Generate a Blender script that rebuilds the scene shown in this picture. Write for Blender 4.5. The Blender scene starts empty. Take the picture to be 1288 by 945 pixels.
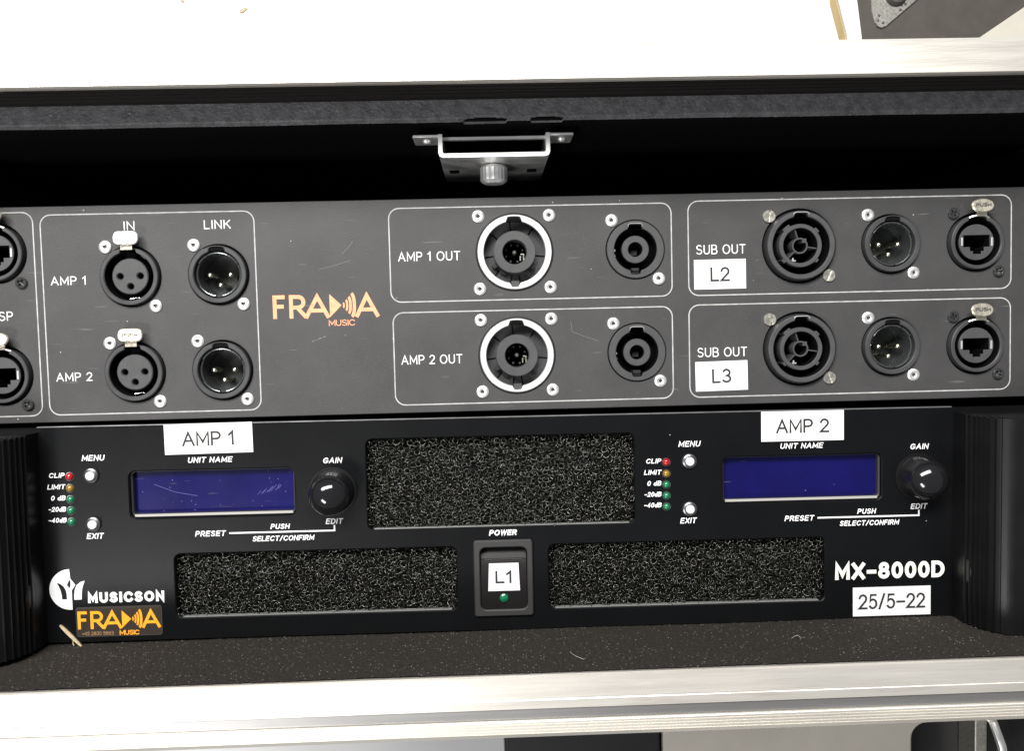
import bpy, math, random
import numpy as np
from mathutils import Vector, Matrix

random.seed(7)
RNG = np.random.default_rng(7)
MM = 0.001
rad = math.radians
SC = bpy.context.scene
COL = SC.collection

# ------------------------------------------------------------------ camera, light, exposure
cam = bpy.data.cameras.new('camera')
cam_o = bpy.data.objects.new('camera', cam)
COL.objects.link(cam_o)
cam.sensor_width = 36.0
cam.lens = 36.0 * 1050.2 / 1288.0
cam.clip_start = 0.01
cam.clip_end = 50
cam_o.location = (0, 0, 0.3415)
cam_o.rotation_euler = (-0.05204, -0.02801, -0.02431)
SC.camera = cam_o

W = bpy.data.worlds.new('World')
SC.world = W
W.use_nodes = True
W.node_tree.nodes['Background'].inputs[0].default_value = (0.93, 0.96, 1.0, 1)
W.node_tree.nodes['Background'].inputs[1].default_value = 0.20

def area_lamp(name, loc, target, sx, sy, power, color):
    l = bpy.data.lights.new(name, 'AREA')
    l.shape = 'RECTANGLE'; l.size = sx; l.size_y = sy
    l.energy = power; l.color = color
    o = bpy.data.objects.new(name, l)
    COL.objects.link(o)
    o.location = loc
    o.rotation_euler = (Vector(target) - Vector(loc)).to_track_quat('-Z', 'Y').to_euler()
    return o
area_lamp('ceiling_lamp', (-0.32, 0.98, 1.25), (0, 0.0, 0), 1.5, 0.36, 62, (1.0, 0.985, 0.96))
area_lamp('ceiling_lamp', (-0.62, -0.68, 1.05), (-0.1, -0.1, 0), 0.5, 0.22, 9, (1.0, 0.98, 0.97))

vs = SC.view_settings
vs.view_transform = 'Standard'; vs.look = 'None'; vs.gamma = 1; vs.use_curve_mapping = False
vs.exposure = 0.08
SC.cycles.max_bounces = 6
SC.cycles.use_denoising = True

# ------------------------------------------------------------------ materials
def mat(name, color, rough=0.5, metal=0.0, var=0.0, var_scale=60.0, bump=0.0, bump_scale=800.0,
        coat=0.0, spec=0.5, specks=0.0, speck_col=(0.6, 0.58, 0.55), speck_scale=260.0, speck_size=0.06,
        rough_var=0.0, stretch=None, emit=0.0, alpha=1.0, transmission=0.0, dirt=0.0, dirt_col=(0.2, 0.17, 0.14), scratch=0.0):
    m = bpy.data.materials.new(name); m.use_nodes = True
    nt = m.node_tree; N = nt.nodes; L = nt.links
    b = N['Principled BSDF']
    b.inputs['Base Color'].default_value = (*color, 1)
    b.inputs['Roughness'].default_value = rough
    b.inputs['Metallic'].default_value = metal
    b.inputs['Specular IOR Level'].default_value = spec
    b.inputs['Coat Weight'].default_value = coat
    b.inputs['Coat Roughness'].default_value = 0.08
    b.inputs['Transmission Weight'].default_value = transmission
    if emit:
        b.inputs['Emission Color'].default_value = (*color, 1)
        b.inputs['Emission Strength'].default_value = emit
    tc = N.new('ShaderNodeTexCoord'); mp = N.new('ShaderNodeMapping')
    L.new(tc.outputs['Object'], mp.inputs['Vector'])
    if stretch: mp.inputs['Scale'].default_value = stretch
    cur = None
    def noise(scale, detail=4, rough_=0.6, vec=None):
        n = N.new('ShaderNodeTexNoise'); n.inputs['Scale'].default_value = scale
        n.inputs['Detail'].default_value = detail; n.inputs['Roughness'].default_value = rough_
        L.new(vec or mp.outputs[0], n.inputs['Vector']); return n
    def mix(fac, a, bcol):
        x = N.new('ShaderNodeMix'); x.data_type = 'RGBA'
        L.new(fac, x.inputs[0])
        if isinstance(a, tuple): x.inputs[6].default_value = (*a, 1)
        else: L.new(a, x.inputs[6])
        if isinstance(bcol, tuple): x.inputs[7].default_value = (*bcol, 1)
        else: L.new(bcol, x.inputs[7])
        return x.outputs[2]
    cur = tuple(color)
    if var:
        n = noise(var_scale, 5)
        r = N.new('ShaderNodeMapRange'); L.new(n.outputs[0], r.inputs[0])
        r.inputs[1].default_value = .3; r.inputs[2].default_value = .7
        lo = tuple(c * (1 - var) for c in color); hi = tuple(min(1, c * (1 + var)) for c in color)
        cur = mix(r.outputs[0], lo, hi)
    if dirt:
        n = noise(var_scale * .6, 6, .7)
        r = N.new('ShaderNodeMapRange'); L.new(n.outputs[0], r.inputs[0])
        r.inputs[1].default_value = .60; r.inputs[2].default_value = .72; r.inputs[4].default_value = dirt
        cur = mix(r.outputs[0], cur, dirt_col)
    if specks:
        v = N.new('ShaderNodeTexVoronoi'); v.inputs['Scale'].default_value = speck_scale
        L.new(tc.outputs['Object'], v.inputs['Vector'])
        lt = N.new('ShaderNodeMath'); lt.operation = 'LESS_THAN'; lt.inputs[1].default_value = speck_size
        L.new(v.outputs['Distance'], lt.inputs[0])
        sp = N.new('ShaderNodeSeparateColor'); L.new(v.outputs['Color'], sp.inputs[0])
        g = N.new('ShaderNodeMath'); g.operation = 'LESS_THAN'; g.inputs[1].default_value = specks
        L.new(sp.outputs[0], g.inputs[0])
        mu = N.new('ShaderNodeMath'); mu.operation = 'MULTIPLY'
        L.new(lt.outputs[0], mu.inputs[0]); L.new(g.outputs[0], mu.inputs[1])
        cur = mix(mu.outputs[0], cur, tuple(speck_col))
    if scratch:
        mp2 = N.new('ShaderNodeMapping'); mp2.inputs['Scale'].default_value = (1, 9, 1); mp2.inputs['Rotation'].default_value = (0, 0, .5)
        L.new(tc.outputs['Object'], mp2.inputs['Vector'])
        n = noise(70, 2, .4, mp2.outputs[0])
        r = N.new('ShaderNodeMapRange'); L.new(n.outputs[0], r.inputs[0])
        r.inputs[1].default_value = .70; r.inputs[2].default_value = .78; r.inputs[4].default_value = scratch
        cur = mix(r.outputs[0], cur, (0.5, 0.5, 0.5))
    if not isinstance(cur, tuple): L.new(cur, b.inputs['Base Color'])
    if rough_var:
        n = noise(var_scale * 1.7, 5)
        r = N.new('ShaderNodeMapRange'); L.new(n.outputs[0], r.inputs[0])
        r.inputs[1].default_value = .25; r.inputs[2].default_value = .75
        r.inputs[3].default_value = max(.02, rough - rough_var); r.inputs[4].default_value = min(1, rough + rough_var)
        L.new(r.outputs[0], b.inputs['Roughness'])
    if bump:
        n = noise(bump_scale, 3)
        bp = N.new('ShaderNodeBump'); bp.inputs['Strength'].default_value = bump; bp.inputs['Distance'].default_value = 0.0004
        L.new(n.outputs[0], bp.inputs['Height']); L.new(bp.outputs[0], b.inputs['Normal'])
    return m

M = {}
M['panel'] = mat('powder_coated_steel', (.040, .0392, .0395), .5, var=.16, var_scale=35, bump=.25, bump_scale=2600, specks=.035, speck_scale=330, speck_size=.09, speck_col=(.35, .33, .3), rough_var=.08, scratch=.10)
M['amp'] = mat('black_painted_aluminium', (.0032, .0035, .004), .34, spec=.22, var=.2, var_scale=25, bump=.12, bump_scale=2500, specks=.03, speck_scale=260, speck_size=.06, speck_col=(.3, .3, .32), rough_var=.03)
M['handle'] = mat('black_anodised_handle', (.004, .004, .0044), .38, spec=.3, bump=.1, bump_scale=1800, rough_var=.04, var=.2)
M['plastic'] = mat('black_connector_plastic', (.022, .022, .023), .42, bump=.12, bump_scale=2500, rough_var=.08, var=.15, var_scale=200)
M['plastic_grey'] = mat('dark_grey_connector_plastic', (.050, .050, .051), .5, bump=.18, bump_scale=2200, var=.15, var_scale=200)
M['ring'] = mat('dark_metal_shell', (.062, .062, .064), .38, metal=.3, bump=.08, bump_scale=1500, rough_var=.1, var=.15)
M['gloss'] = mat('glossy_dark_shell', (.12, .13, .13), .2, metal=.7, bump=.05, bump_scale=600)
M['void'] = mat('dark_cavity', (.003, .003, .003), .8, spec=.08)
M['cavity'] = mat('dark_green_grey_cavity', (.009, .012, .011), .45, spec=.3, bump=.3, bump_scale=400)
M['silver'] = mat('bright_nickel', (.93, .93, .92), .36, metal=.8, rough_var=.1, bump=.06, bump_scale=900)
M['white_ring'] = mat('satin_nickel_ring', (.94, .94, .93), .42, metal=.8, rough_var=.05, bump=.05, bump_scale=900)
M['dull'] = mat('worn_zinc', (.62, .60, .54), .38, metal=.95, rough_var=.12, var=.2, var_scale=500, bump=.15, bump_scale=900)
M['tab'] = mat('nickel_latch_tab', (.86, .80, .66), .34, metal=.9, var=.1, var_scale=300, bump=.35, bump_scale=700, rough_var=.1)
M['tab_white'] = mat('polished_latch_tab', (.95, .94, .93), .4, metal=.7, var=.05, bump=.1)
M['black_screw'] = mat('black_oxide_steel', (.16, .16, .16), .22, metal=.9, rough_var=.08, bump=.1)
M['gold'] = mat('pale_brass_pin', (.9, .86, .72), .25, metal=1)
M['print_grey'] = mat('white_engraved_print', (.74, .73, .72), .6, var=.12, var_scale=900)
M['print_line'] = mat('white_engraved_line', (.40, .395, .39), .6, var=.25, var_scale=300)
M['print_white'] = mat('white_screen_print', (.86, .86, .86), .55, var=.08, var_scale=900)
M['print_cream'] = mat('cream_screen_print', (.82, .82, .74), .55, var=.05, var_scale=900)
M['copper_print'] = mat('copper_print', (.80, .35, .19), .45, var=.15, var_scale=500)
M['orange_print'] = mat('orange_print', (.93, .36, .02), .5, var=.08, var_scale=500)
M['dim_print'] = mat('faded_brown_print', (.35, .20, .09), .5, var=.25, var_scale=900)
M['sticker_white'] = mat('white_label_tape', (.72, .715, .71), .45, var=.03, var_scale=120, bump=.05, bump_scale=300)
M['sticker_ink'] = mat('black_label_ink', (.02, .02, .02), .6)
M['sticker_dark'] = mat('dark_brown_sticker', (.035, .028, .022), .3, var=.1)
M['lcd'] = mat('blue_unlit_screen', (.0042, .0036, .062), .28, spec=.22, coat=.15, var=.22, var_scale=25, rough_var=.06, specks=.06, speck_scale=330, speck_size=.07, speck_col=(.15, .15, .4), scratch=.12)
M['knob'] = mat('black_glossy_knob', (.008, .008, .009), .12, coat=.3, rough_var=.05, bump=.02, bump_scale=300)
M['button'] = mat('white_button_cap', (.65, .65, .66), .4)
M['bezel'] = mat('chrome_bezel', (.16, .16, .17), .35, metal=.9)
M['led_red'] = mat('red_led_lens', (.38, .006, .010), .2, coat=.5)
M['led_amber'] = mat('amber_led_lens', (.24, .13, .006), .2, coat=.5)
M['led_green'] = mat('green_led_lens', (.005, .14, .06), .2, coat=.5)
M['rocker'] = mat('black_rocker_plastic', (.007, .006, .006), .5, spec=.25, bump=.06, bump_scale=1500, var=.15)
M['switch_frame'] = mat('charcoal_switch_frame', (.027, .026, .026), .5, bump=.2, bump_scale=2200)
M['foam_strut'] = mat('reticulated_foam', (.021, .021, .015), .18, spec=1.0, var=.95, var_scale=420)
M['alu'] = mat('brushed_aluminium_edging', (.84, .80, .73), .48, metal=.8, var=.12, var_scale=60, rough_var=.10, bump=.3, bump_scale=500, stretch=(.08, 1, 1), dirt=.7, dirt_col=(.34, .28, .22), scratch=.35)
M['alu_groove'] = mat('dark_ribbed_seal', (.011, .009, .008), .6, spec=.3, bump=.2, stretch=(.05, 1, 1))
M['lining'] = mat('black_foam_lining', (.021, .018, .015), .9, spec=.25, var=.5, var_scale=900, bump=1.0, bump_scale=1700, specks=.22, speck_scale=900, speck_size=.25, speck_col=(.15, .135, .11))
M['ledge'] = mat('worn_grey_ledge', (.11, .109, .115), .5, var=.35, var_scale=260, bump=1.0, bump_scale=900, specks=.2, speck_scale=700, speck_size=.2, speck_col=(.22, .22, .23))
M['blackwood'] = mat('black_plywood', (.0025, .0025, .0027), .8, spec=.1, bump=.2, bump_scale=400)
M['laminate'] = mat('dark_grey_laminate', (.075, .067, .056), .6, var=.12, var_scale=60, bump=.3, bump_scale=900)
M['pale'] = mat('pale_laminate', (.62, .58, .50), .5, var=.08, var_scale=20, specks=.1, speck_scale=90, speck_size=.06, speck_col=(.4, .36, .3))
M['black_plastic'] = mat('black_case_shell', (.010, .009, .010), .5, var=.2)
M['floor'] = mat('white_painted_floor', (.80, .80, .80), .7, var=.04, var_scale=8, specks=.1, speck_scale=22, speck_size=.035, speck_col=(.45, .33, .2))
M['shade_tan'] = mat('tan_side_shade', (.55, .42, .20), .45, metal=.4, var=.1)
M['wood'] = mat('raw_wood_splinter', (.50, .39, .25), .7, var=.25, var_scale=700, bump=.5, bump_scale=1500)
M['hair'] = mat('grey_lint', (.38, .35, .31), .6)
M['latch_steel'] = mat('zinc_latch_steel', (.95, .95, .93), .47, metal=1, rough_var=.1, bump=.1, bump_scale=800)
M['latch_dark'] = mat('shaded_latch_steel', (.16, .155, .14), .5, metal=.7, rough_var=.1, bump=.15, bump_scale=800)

M['lip'] = mat('lit_clear_plastic_edge', (.34, .33, .31), .4)
M['lip_dim'] = mat('pale_vent_edge', (.36, .36, .35), .4, metal=.5)

M['groove'] = mat('shade_toned_groove_metal', (.36, .355, .35), .5, metal=.9, var=.2, var_scale=60, bump=.3, stretch=(.08, 1, 1), dirt=.6, dirt_col=(.2, .15, .11))  # same rim metal, the groove's darker reflection put into its colour

# ------------------------------------------------------------------ helpers (all sizes in mm)
def finish(me, m, smooth=True, ang=35):
    if m is not None: me.materials.append(m)
    if smooth and len(me.polygons):
        me.polygons.foreach_set('use_smooth', [True] * len(me.polygons))
        try: me.set_sharp_from_angle(angle=rad(ang))
        except Exception: pass
    me.update()

def link(name, me, parent=None, loc=(0, 0, 0), rot=(0, 0, 0), label=None):
    o = bpy.data.objects.new(name, me)
    COL.objects.link(o)
    o.location = [c * MM for c in loc]; o.rotation_euler = rot
    if parent is not None: o.parent = parent
    if label: o['label'] = label
    return o

def root(name, loc, label, cat, rot=(0, 0, 0), group=None):
    o = link(name, None, None, loc, rot)
    o['label'] = label; o['category'] = cat
    if group: o['group'] = group
    return o

class MB:
    def __init__(s): s.v = []; s.f = []
    def add(s, v, f):
        b = len(s.v); s.v += [tuple(p) for p in v]; s.f += [tuple(i + b for i in q) for q in f]; return s
    def box(s, x0, x1, y0, y1, z0, z1, bev=0.0):
        if bev:
            prof = [(x0 + bev, y0), (x1 - bev, y0), (x1, y0 + bev), (x1, y1 - bev), (x1 - bev, y1), (x0 + bev, y1), (x0, y1 - bev), (x0, y0 + bev)]
            ins = [(x0 + bev, y0 + bev), (x1 - bev, y0 + bev), (x1 - bev, y0 + bev), (x1 - bev, y1 - bev), (x1 - bev, y1 - bev), (x0 + bev, y1 - bev), (x0 + bev, y1 - bev), (x0 + bev, y0 + bev)]
            v = [(a, b, z0 + bev) for a, b in prof] + [(a, b, z1 - bev) for a, b in prof]
            f = [(i, (i + 1) % 8, 8 + (i + 1) % 8, 8 + i) for i in range(8)]
            c = [(x0 + bev, y0 + bev), (x1 - bev, y0 + bev), (x1 - bev, y1 - bev), (x0 + bev, y1 - bev)]
            v += [(a, b, z0) for a, b in c] + [(a, b, z1) for a, b in c]
            f += [(19, 18, 17, 16), (20, 21, 22, 23)]
            for base, q, flip in ((8, 20, 0), (0, 16, 1)):
                t = [(base + 0, base + 1, q + 1, q), (base + 1, base + 2, q + 1), (base + 2, base + 3, q + 2, q + 1), (base + 3, base + 4, q + 2),
                     (base + 4, base + 5, q + 3, q + 2), (base + 5, base + 6, q + 3), (base + 6, base + 7, q, q + 3), (base + 7, base + 0, q)]
                f += [tuple(reversed(k)) if flip else k for k in t]
            return s.add(v, f)
        v = [(x, y, z) for z in (z0, z1) for y in (y0, y1) for x in (x0, x1)]
        return s.add(v, [(0, 2, 3, 1), (4, 5, 7, 6), (0, 1, 5, 4), (2, 6, 7, 3), (0, 4, 6, 2), (1, 3, 7, 5)])
    def lathe(s, prof, n=40, c=(0, 0, 0), axis='z', a0=0.0, a1=360.0):
        full = abs(a1 - a0) >= 359.9
        k = n if full else n + 1
        v = []; f = []
        for r, z in prof:
            for i in range(k):
                a = rad(a0 + (a1 - a0) * i / n)
                x, y = r * math.cos(a), r * math.sin(a)
                p = (x, y, z) if axis == 'z' else ((z, x, y) if axis == 'x' else (y, z, x))
                v.append((p[0] + c[0], p[1] + c[1], p[2] + c[2]))
        for j in range(len(prof) - 1):
            for i in range(n):
                i2 = (i + 1) % k if full else i + 1
                f.append((j * k + i, j * k + i2, (j + 1) * k + i2, (j + 1) * k + i))
        return s.add(v, f)
    def prism(s, pts, z0, z1):
        n = len(pts)
        return s.add([(x, y, z0) for x, y in pts] + [(x, y, z1) for x, y in pts],
                     [tuple(range(n - 1, -1, -1)), tuple(range(n, 2 * n))] + [(i, (i + 1) % n, n + (i + 1) % n, n + i) for i in range(n)])
    def extr_x(s, pts, x0, x1, closed=True):       # pts = (y, z) profile, swept along x
        n = len(pts)
        v = [(x0, y, z) for y, z in pts] + [(x1, y, z) for y, z in pts]
        f = [(i, (i + 1) % n, n + (i + 1) % n, n + i) for i in range(n if closed else n - 1)]
        if closed: f += [tuple(range(n - 1, -1, -1)), tuple(range(n, 2 * n))]
        return s.add(v, f)
    def extr_y(s, pts, y0, y1):                     # pts = (x, z)
        n = len(pts)
        v = [(x, y0, z) for x, z in pts] + [(x, y1, z) for x, z in pts]
        f = [(i, (i + 1) % n, n + (i + 1) % n, n + i) for i in range(n)] + [tuple(range(n - 1, -1, -1)), tuple(range(n, 2 * n))]
        return s.add(v, f)
    def tube(s, pts, r, n=6):
        v = []; f = []
        for i, p in enumerate(pts):
            p = Vector(p); a = Vector(pts[max(0, i - 1)]); b = Vector(pts[min(len(pts) - 1, i + 1)])
            d = (b - a).normalized(); u = d.orthogonal().normalized()
            if i and u.dot(pu) < .9:
                u = (pu - d * pu.dot(d)).normalized()
            pu = u; w = d.cross(u)
            for k in range(n):
                t = 2 * math.pi * k / n
                v.append(p + (u * math.cos(t) + w * math.sin(t)) * r)
        for i in range(len(pts) - 1):
            for k in range(n):
                f.append((i * n + k, i * n + (k + 1) % n, (i + 1) * n + (k + 1) % n, (i + 1) * n + k))
        f += [tuple(range(n - 1, -1, -1)), tuple((len(pts) - 1) * n + k for k in range(n))]
        return s.add(v, f)
    def mesh(s, name, m, smooth=True, ang=35, recalc=True):
        me = bpy.data.meshes.new(name)
        me.from_pydata([(x * MM, y * MM, z * MM) for x, y, z in s.v], [], s.f)
        if recalc:
            import bmesh
            bm = bmesh.new(); bm.from_mesh(me); bmesh.ops.recalc_face_normals(bm, faces=bm.faces); bm.to_mesh(me); bm.free()
        finish(me, m, smooth, ang)
        return me
    def obj(s, name, m, parent=None, loc=(0, 0, 0), rot=(0, 0, 0), label=None, **k):
        return link(name, s.mesh(name, m, **k), parent, loc, rot, label)

def circ(r, n=40, c=(0, 0)):
    return [(c[0] + r * math.cos(2 * math.pi * i / n), c[1] + r * math.sin(2 * math.pi * i / n)) for i in range(n)]
def rrect(x0, x1, y0, y1, r, n=6):
    p = []
    for cx, cy, a in ((x1 - r, y1 - r, 0), (x0 + r, y1 - r, 90), (x0 + r, y0 + r, 180), (x1 - r, y0 + r, 270)):
        for i in range(n + 1):
            t = rad(a + 90 * i / n); p.append((cx + r * math.cos(t), cy + r * math.sin(t)))
    return p
def area2(p): return sum(p[i][0] * p[(i + 1) % len(p)][1] - p[(i + 1) % len(p)][0] * p[i][1] for i in range(len(p)))

def plate_mesh(name, outer, holes, z0, z1, m, bev=0.0):
    """flat plate with real holes; its rims are chamfered by bev"""
    from mathutils.geometry import tessellate_polygon
    loops = []
    o = outer if area2(outer) > 0 else outer[::-1]
    loops.append((o, 1))
    for h in holes: loops.append((h if area2(h) > 0 else h[::-1], -1))
    def offset(p, d):                               # positive d shrinks a CCW loop
        n = len(p); out = []
        for i in range(n):
            a, b, c = Vector(p[i - 1]), Vector(p[i]), Vector(p[(i + 1) % n])
            e1 = (b - a).normalized(); e2 = (c - b).normalized()
            n1 = Vector((-e1.y, e1.x)); n2 = Vector((-e2.y, e2.x))
            s_ = n1 + n2; s_ = s_ / max(.3, s_.length_squared / 2) if s_.length > 1e-6 else n1
            out.append((b.x + s_.x * d, b.y + s_.y * d))
        return out
    tops = [offset(p, bev * sgn) if bev else p for p, sgn in loops]
    v = []; f = []; flat = []
    for p in tops: flat += p
    import bmesh
    bm = bmesh.new(); bv = [bm.verts.new((x, y, 0)) for x, y in flat]; k = 0; es = []
    for p in tops:
        n = len(p)
        for i in range(n): es.append(bm.edges.new((bv[k + i], bv[k + (i + 1) % n])))
        k += n
    bm.verts.index_update()
    bmesh.ops.triangle_fill(bm, use_beauty=True, use_dissolve=False, edges=es, normal=(0, 0, 1))
    tri = [[q.index for q in fc.verts] for fc in bm.faces]; bm.free()
    v += [(x, y, z1) for x, y in flat]
    for t in tri:
        a, b, c = [flat[i] for i in t]
        cr = (b[0] - a[0]) * (c[1] - a[1]) - (c[0] - a[0]) * (b[1] - a[1])
        f.append(tuple(t) if cr > 0 else tuple(reversed(t)))
    base = 0; nt = len(flat)
    flat2 = []
    for p, sgn in loops: flat2 += p
    v += [(x, y, z1 - bev) for x, y in flat2] + [(x, y, z0) for x, y in flat2]
    k = 0
    for p, sgn in loops:
        n = len(p)
        for i in range(n):
            j = (i + 1) % n
            rows = ((0, nt), (nt, 2 * nt)) if bev else ((0, 2 * nt),)
            for ra, rb in rows:
                q = (ra + k + i, rb + k + i, rb + k + j, ra + k + j)
                f.append(q if sgn > 0 else q[::-1])
        k += n
    me = bpy.data.meshes.new(name)
    me.from_pydata([(x * MM, y * MM, z * MM) for x, y, z in v], [], f)
    finish(me, m, True, 30)
    return me
def plate(name, outer, holes, z0, z1, m, parent=None, bev=0.0, loc=(0, 0, 0), rot=(0, 0, 0), label=None):
    return link(name, plate_mesh(name, outer, holes, z0, z1, m, bev), parent, loc, rot, label)

# ------------------------------------------------------------------ lettering drawn as strokes
def ell(cx, cy, rx, ry, a0, a1, n=10):
    return [(cx + rx * math.cos(rad(a0 + (a1 - a0) * i / n)), cy + ry * math.sin(rad(a0 + (a1 - a0) * i / n))) for i in range(n + 1)]
GL = {
 'A': (.76, [[(0, 0), (.38, 1), (.76, 0)], [(.14, .34), (.62, .34)]]),
 'B': (.62, [[(0, 1)] + ell(.32, .76, .24, .24, 90, -90) + [(0, .52)], [(0, .52)] + ell(.34, .26, .28, .26, 90, -90) + [(0, 0), (0, 1)]]),
 'C': (.72, [ell(.40, .5, .40, .5, 40, 320, 18)]),
 'D': (.68, [[(0, 0), (0, 1)] + ell(.26, .5, .42, .5, 90, -90, 14) + [(0, 0)]]),
 'E': (.56, [[(.56, 1), (0, 1), (0, 0), (.56, 0)], [(0, .52), (.5, .52)]]),
 'F': (.54, [[(.54, 1), (0, 1), (0, 0)], [(0, .5), (.47, .5)]]),
 'G': (.76, [ell(.40, .5, .40, .5, 48, 335, 20) + [(.76, .45), (.44, .45)]]),
 'H': (.64, [[(0, 0), (0, 1)], [(.64, 0), (.64, 1)], [(0, .52), (.64, .52)]]),
 'I': (.0, [[(0, 0), (0, 1)]]),
 'K': (.60, [[(0, 0), (0, 1)], [(.58, 1), (.0, .36)], [(.22, .6), (.62, 0)]]),
 'L': (.5, [[(0, 1), (0, 0), (.5, 0)]]),
 'M': (.80, [[(0, 0), (0, 1), (.40, .22), (.80, 1), (.80, 0)]]),
 'N': (.64, [[(0, 0), (0, 1), (.64, 0), (.64, 1)]]),
 'O': (.80, [ell(.40, .5, .40, .5, 0, 360, 26)]),
 'P': (.60, [[(0, 0), (0, 1)] + ell(.32, .73, .27, .27, 90, -90) + [(0, .46)]]),
 'R': (.62, [[(0, 0), (0, 1)] + ell(.33, .73, .27, .27, 90, -90) + [(0, .46)], [(.32, .46), (.62, 0)]]),
 'S': (.60, [ell(.30, .755, .27, .245, 28, 270, 14) + ell(.30, .255, .30, .255, 90, -152, 14)[1:]]),
 'T': (.64, [[(0, 1), (.64, 1)], [(.32, 1), (.32, 0)]]),
 'U': (.64, [[(0, 1)] + ell(.32, .32, .32, .32, 180, 360, 12) + [(.64, 1)]]),
 'W': (1.0, [[(0, 1), (.25, 0), (.5, 1), (.75, 0), (1.0, 1)]]),
 'X': (.68, [[(0, 0), (.68, 1)], [(0, 1), (.68, 0)]]),
 '0': (.56, [ell(.28, .5, .28, .5, 0, 360, 22)]),
 '1': (.34, [[(.0, .76), (.24, 1), (.24, 0)]]),
 '2': (.56, [ell(.28, .72, .27, .28, 168, -38, 12) + [(.0, 0), (.57, 0)]]),
 '3': (.56, [ell(.27, .755, .25, .245, 150, -90, 12) + ell(.27, .255, .29, .255, 90, -150, 12)[1:]]),
 '4': (.60, [[(.44, 0), (.44, 1), (0, .28), (.6, .28)]]),
 '5': (.56, [[(.50, 1), (.11, 1), (.05, .52)] + ell(.27, .33, .29, .33, 130, -145, 14)]),
 '6': (.56, [ell(.28, .30, .28, .30, 180, -180, 18), [(.0, .30)] + ell(.34, .45, .34, .55, 180, 60, 10)]),
 '8': (.56, [ell(.28, .76, .23, .24, 0, 360, 18), ell(.28, .26, .28, .26, 0, 360, 18)]),
 'd': (.50, [ell(.25, .30, .25, .30, 0, 360, 16), [(.5, 0), (.5, 1)]]),
 '-': (.42, [[(0, .42), (.42, .42)]]),
 '_': (.56, [[(0, .44), (.56, .44)]]),
 '/': (.38, [[(0, -.04), (.38, 1.04)]]),
 '+': (.44, [[(0, .4), (.44, .4)], [(.22, .18), (.22, .62)]]),
 ' ': (.14, []),
}
def stroke(mb, pts, th, z, cap='butt'):
    if cap == 'square' and math.dist(pts[0], pts[-1]) > 1e-6:
        a, b = Vector(pts[0]), Vector(pts[1]); c, d = Vector(pts[-1]), Vector(pts[-2])
        pts = [tuple(a + (a - b).normalized() * th / 2)] + list(pts[1:-1]) + [tuple(c + (c - d).normalized() * th / 2)]
    closed = (abs(pts[0][0] - pts[-1][0]) < 1e-6 and abs(pts[0][1] - pts[-1][1]) < 1e-6 and len(pts) > 2)
    P = [Vector(p) for p in (pts[:-1] if closed else pts)]
    n = len(P); h = th / 2; L = []; R = []
    for i in range(n):
        a = P[i - 1] if (i or closed) else None
        b = P[(i + 1) % n] if (i < n - 1 or closed) else None
        e1 = (P[i] - a).normalized() if a is not None else None
        e2 = (b - P[i]).normalized() if b is not None else None
        if e1 is None: e1 = e2
        if e2 is None: e2 = e1
        n1 = Vector((-e1.y, e1.x)); n2 = Vector((-e2.y, e2.x)); s_ = n1 + n2
        if s_.length < 1e-4: s_ = n1
        else:
            s_ = s_.normalized(); s_ = s_ / max(.42, s_.dot(n1))
        L.append(P[i] + s_ * h); R.append(P[i] - s_ * h)
    v = [(p.x, p.y, z + .0012 * i) for i, p in enumerate(L)] + [(p.x, p.y, z + .0012 * i) for i, p in enumerate(R)]
    f = [(i, n + i, n + (i + 1) % n, (i + 1) % n) for i in range(n if closed else n - 1)]
    mb.add(v, f)
    if cap == 'round' and not closed:
        for p in (P[0], P[-1]):
            c = circ(h, 10, (p.x, p.y)); mb.add([(x, y, z + .004) for x, y in c], [tuple(range(10))])

def text_mb(s, h, th, width=None, align='c', shear=0.0, track=.24, cap='square', mb=None, x=0, y=0, z=0):
    """y is the baseline; returns a mesh builder of flat ink"""
    mb = mb or MB()
    hh = h - th
    adv = []; t = 0
    for i, ch in enumerate(s):
        adv.append(t); t += GL[ch][0] + (track if i < len(s) - 1 else 0)
    nat = t * hh
    sx = ((width - th) / nat) if width and nat > 0 else 1.0
    tot = nat * sx
    off = {'c': -tot / 2, 'l': th / 2, 'r': -tot - th / 2}[align]
    k = 0
    for ch, a in zip(s, adv):
        for pl in GL[ch][1]:
            pts = [(x + off + (a + px) * hh * sx + shear * (py - .5) * hh, y + th / 2 + py * hh) for px, py in pl]
            stroke(mb, pts, th, z + k * .004, cap); k = (k + 1) % 5
    return mb
def text(s, parent, x, y, h, th, m, z=0.05, name='lettering', rot=0, **kw):
    mb = text_mb(s, h, th, **kw)
    o = link(name, mb.mesh(name, m, smooth=False, recalc=False), parent, (x, y, z), (0, 0, rot))
    return o

def frame_line(parent, x0, x1, y0, y1, r, th, m, z=.05, gaps=()):
    pts = rrect(x0, x1, y0, y1, r, 7)
    mb = MB()
    if not gaps:
        stroke(mb, pts + [pts[0]], th, 0)
    else:
        stroke(mb, pts + [pts[0]], th, 0)
    return link('border_line', mb.mesh('border_line', m, smooth=False, recalc=False), parent, (0, 0, z))

# ------------------------------------------------------------------ setting
def grid_floor():
    me = MB().add([(-3000, -3000, 0), (3000, -3000, 0), (3000, 3000, 0), (-3000, 3000, 0)], [(0, 1, 2, 3)]).mesh('floor', M['floor'], smooth=False)
    o = link('floor', me, None, (0, 0, -460)); o['kind'] = 'structure'
grid_floor()

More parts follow.
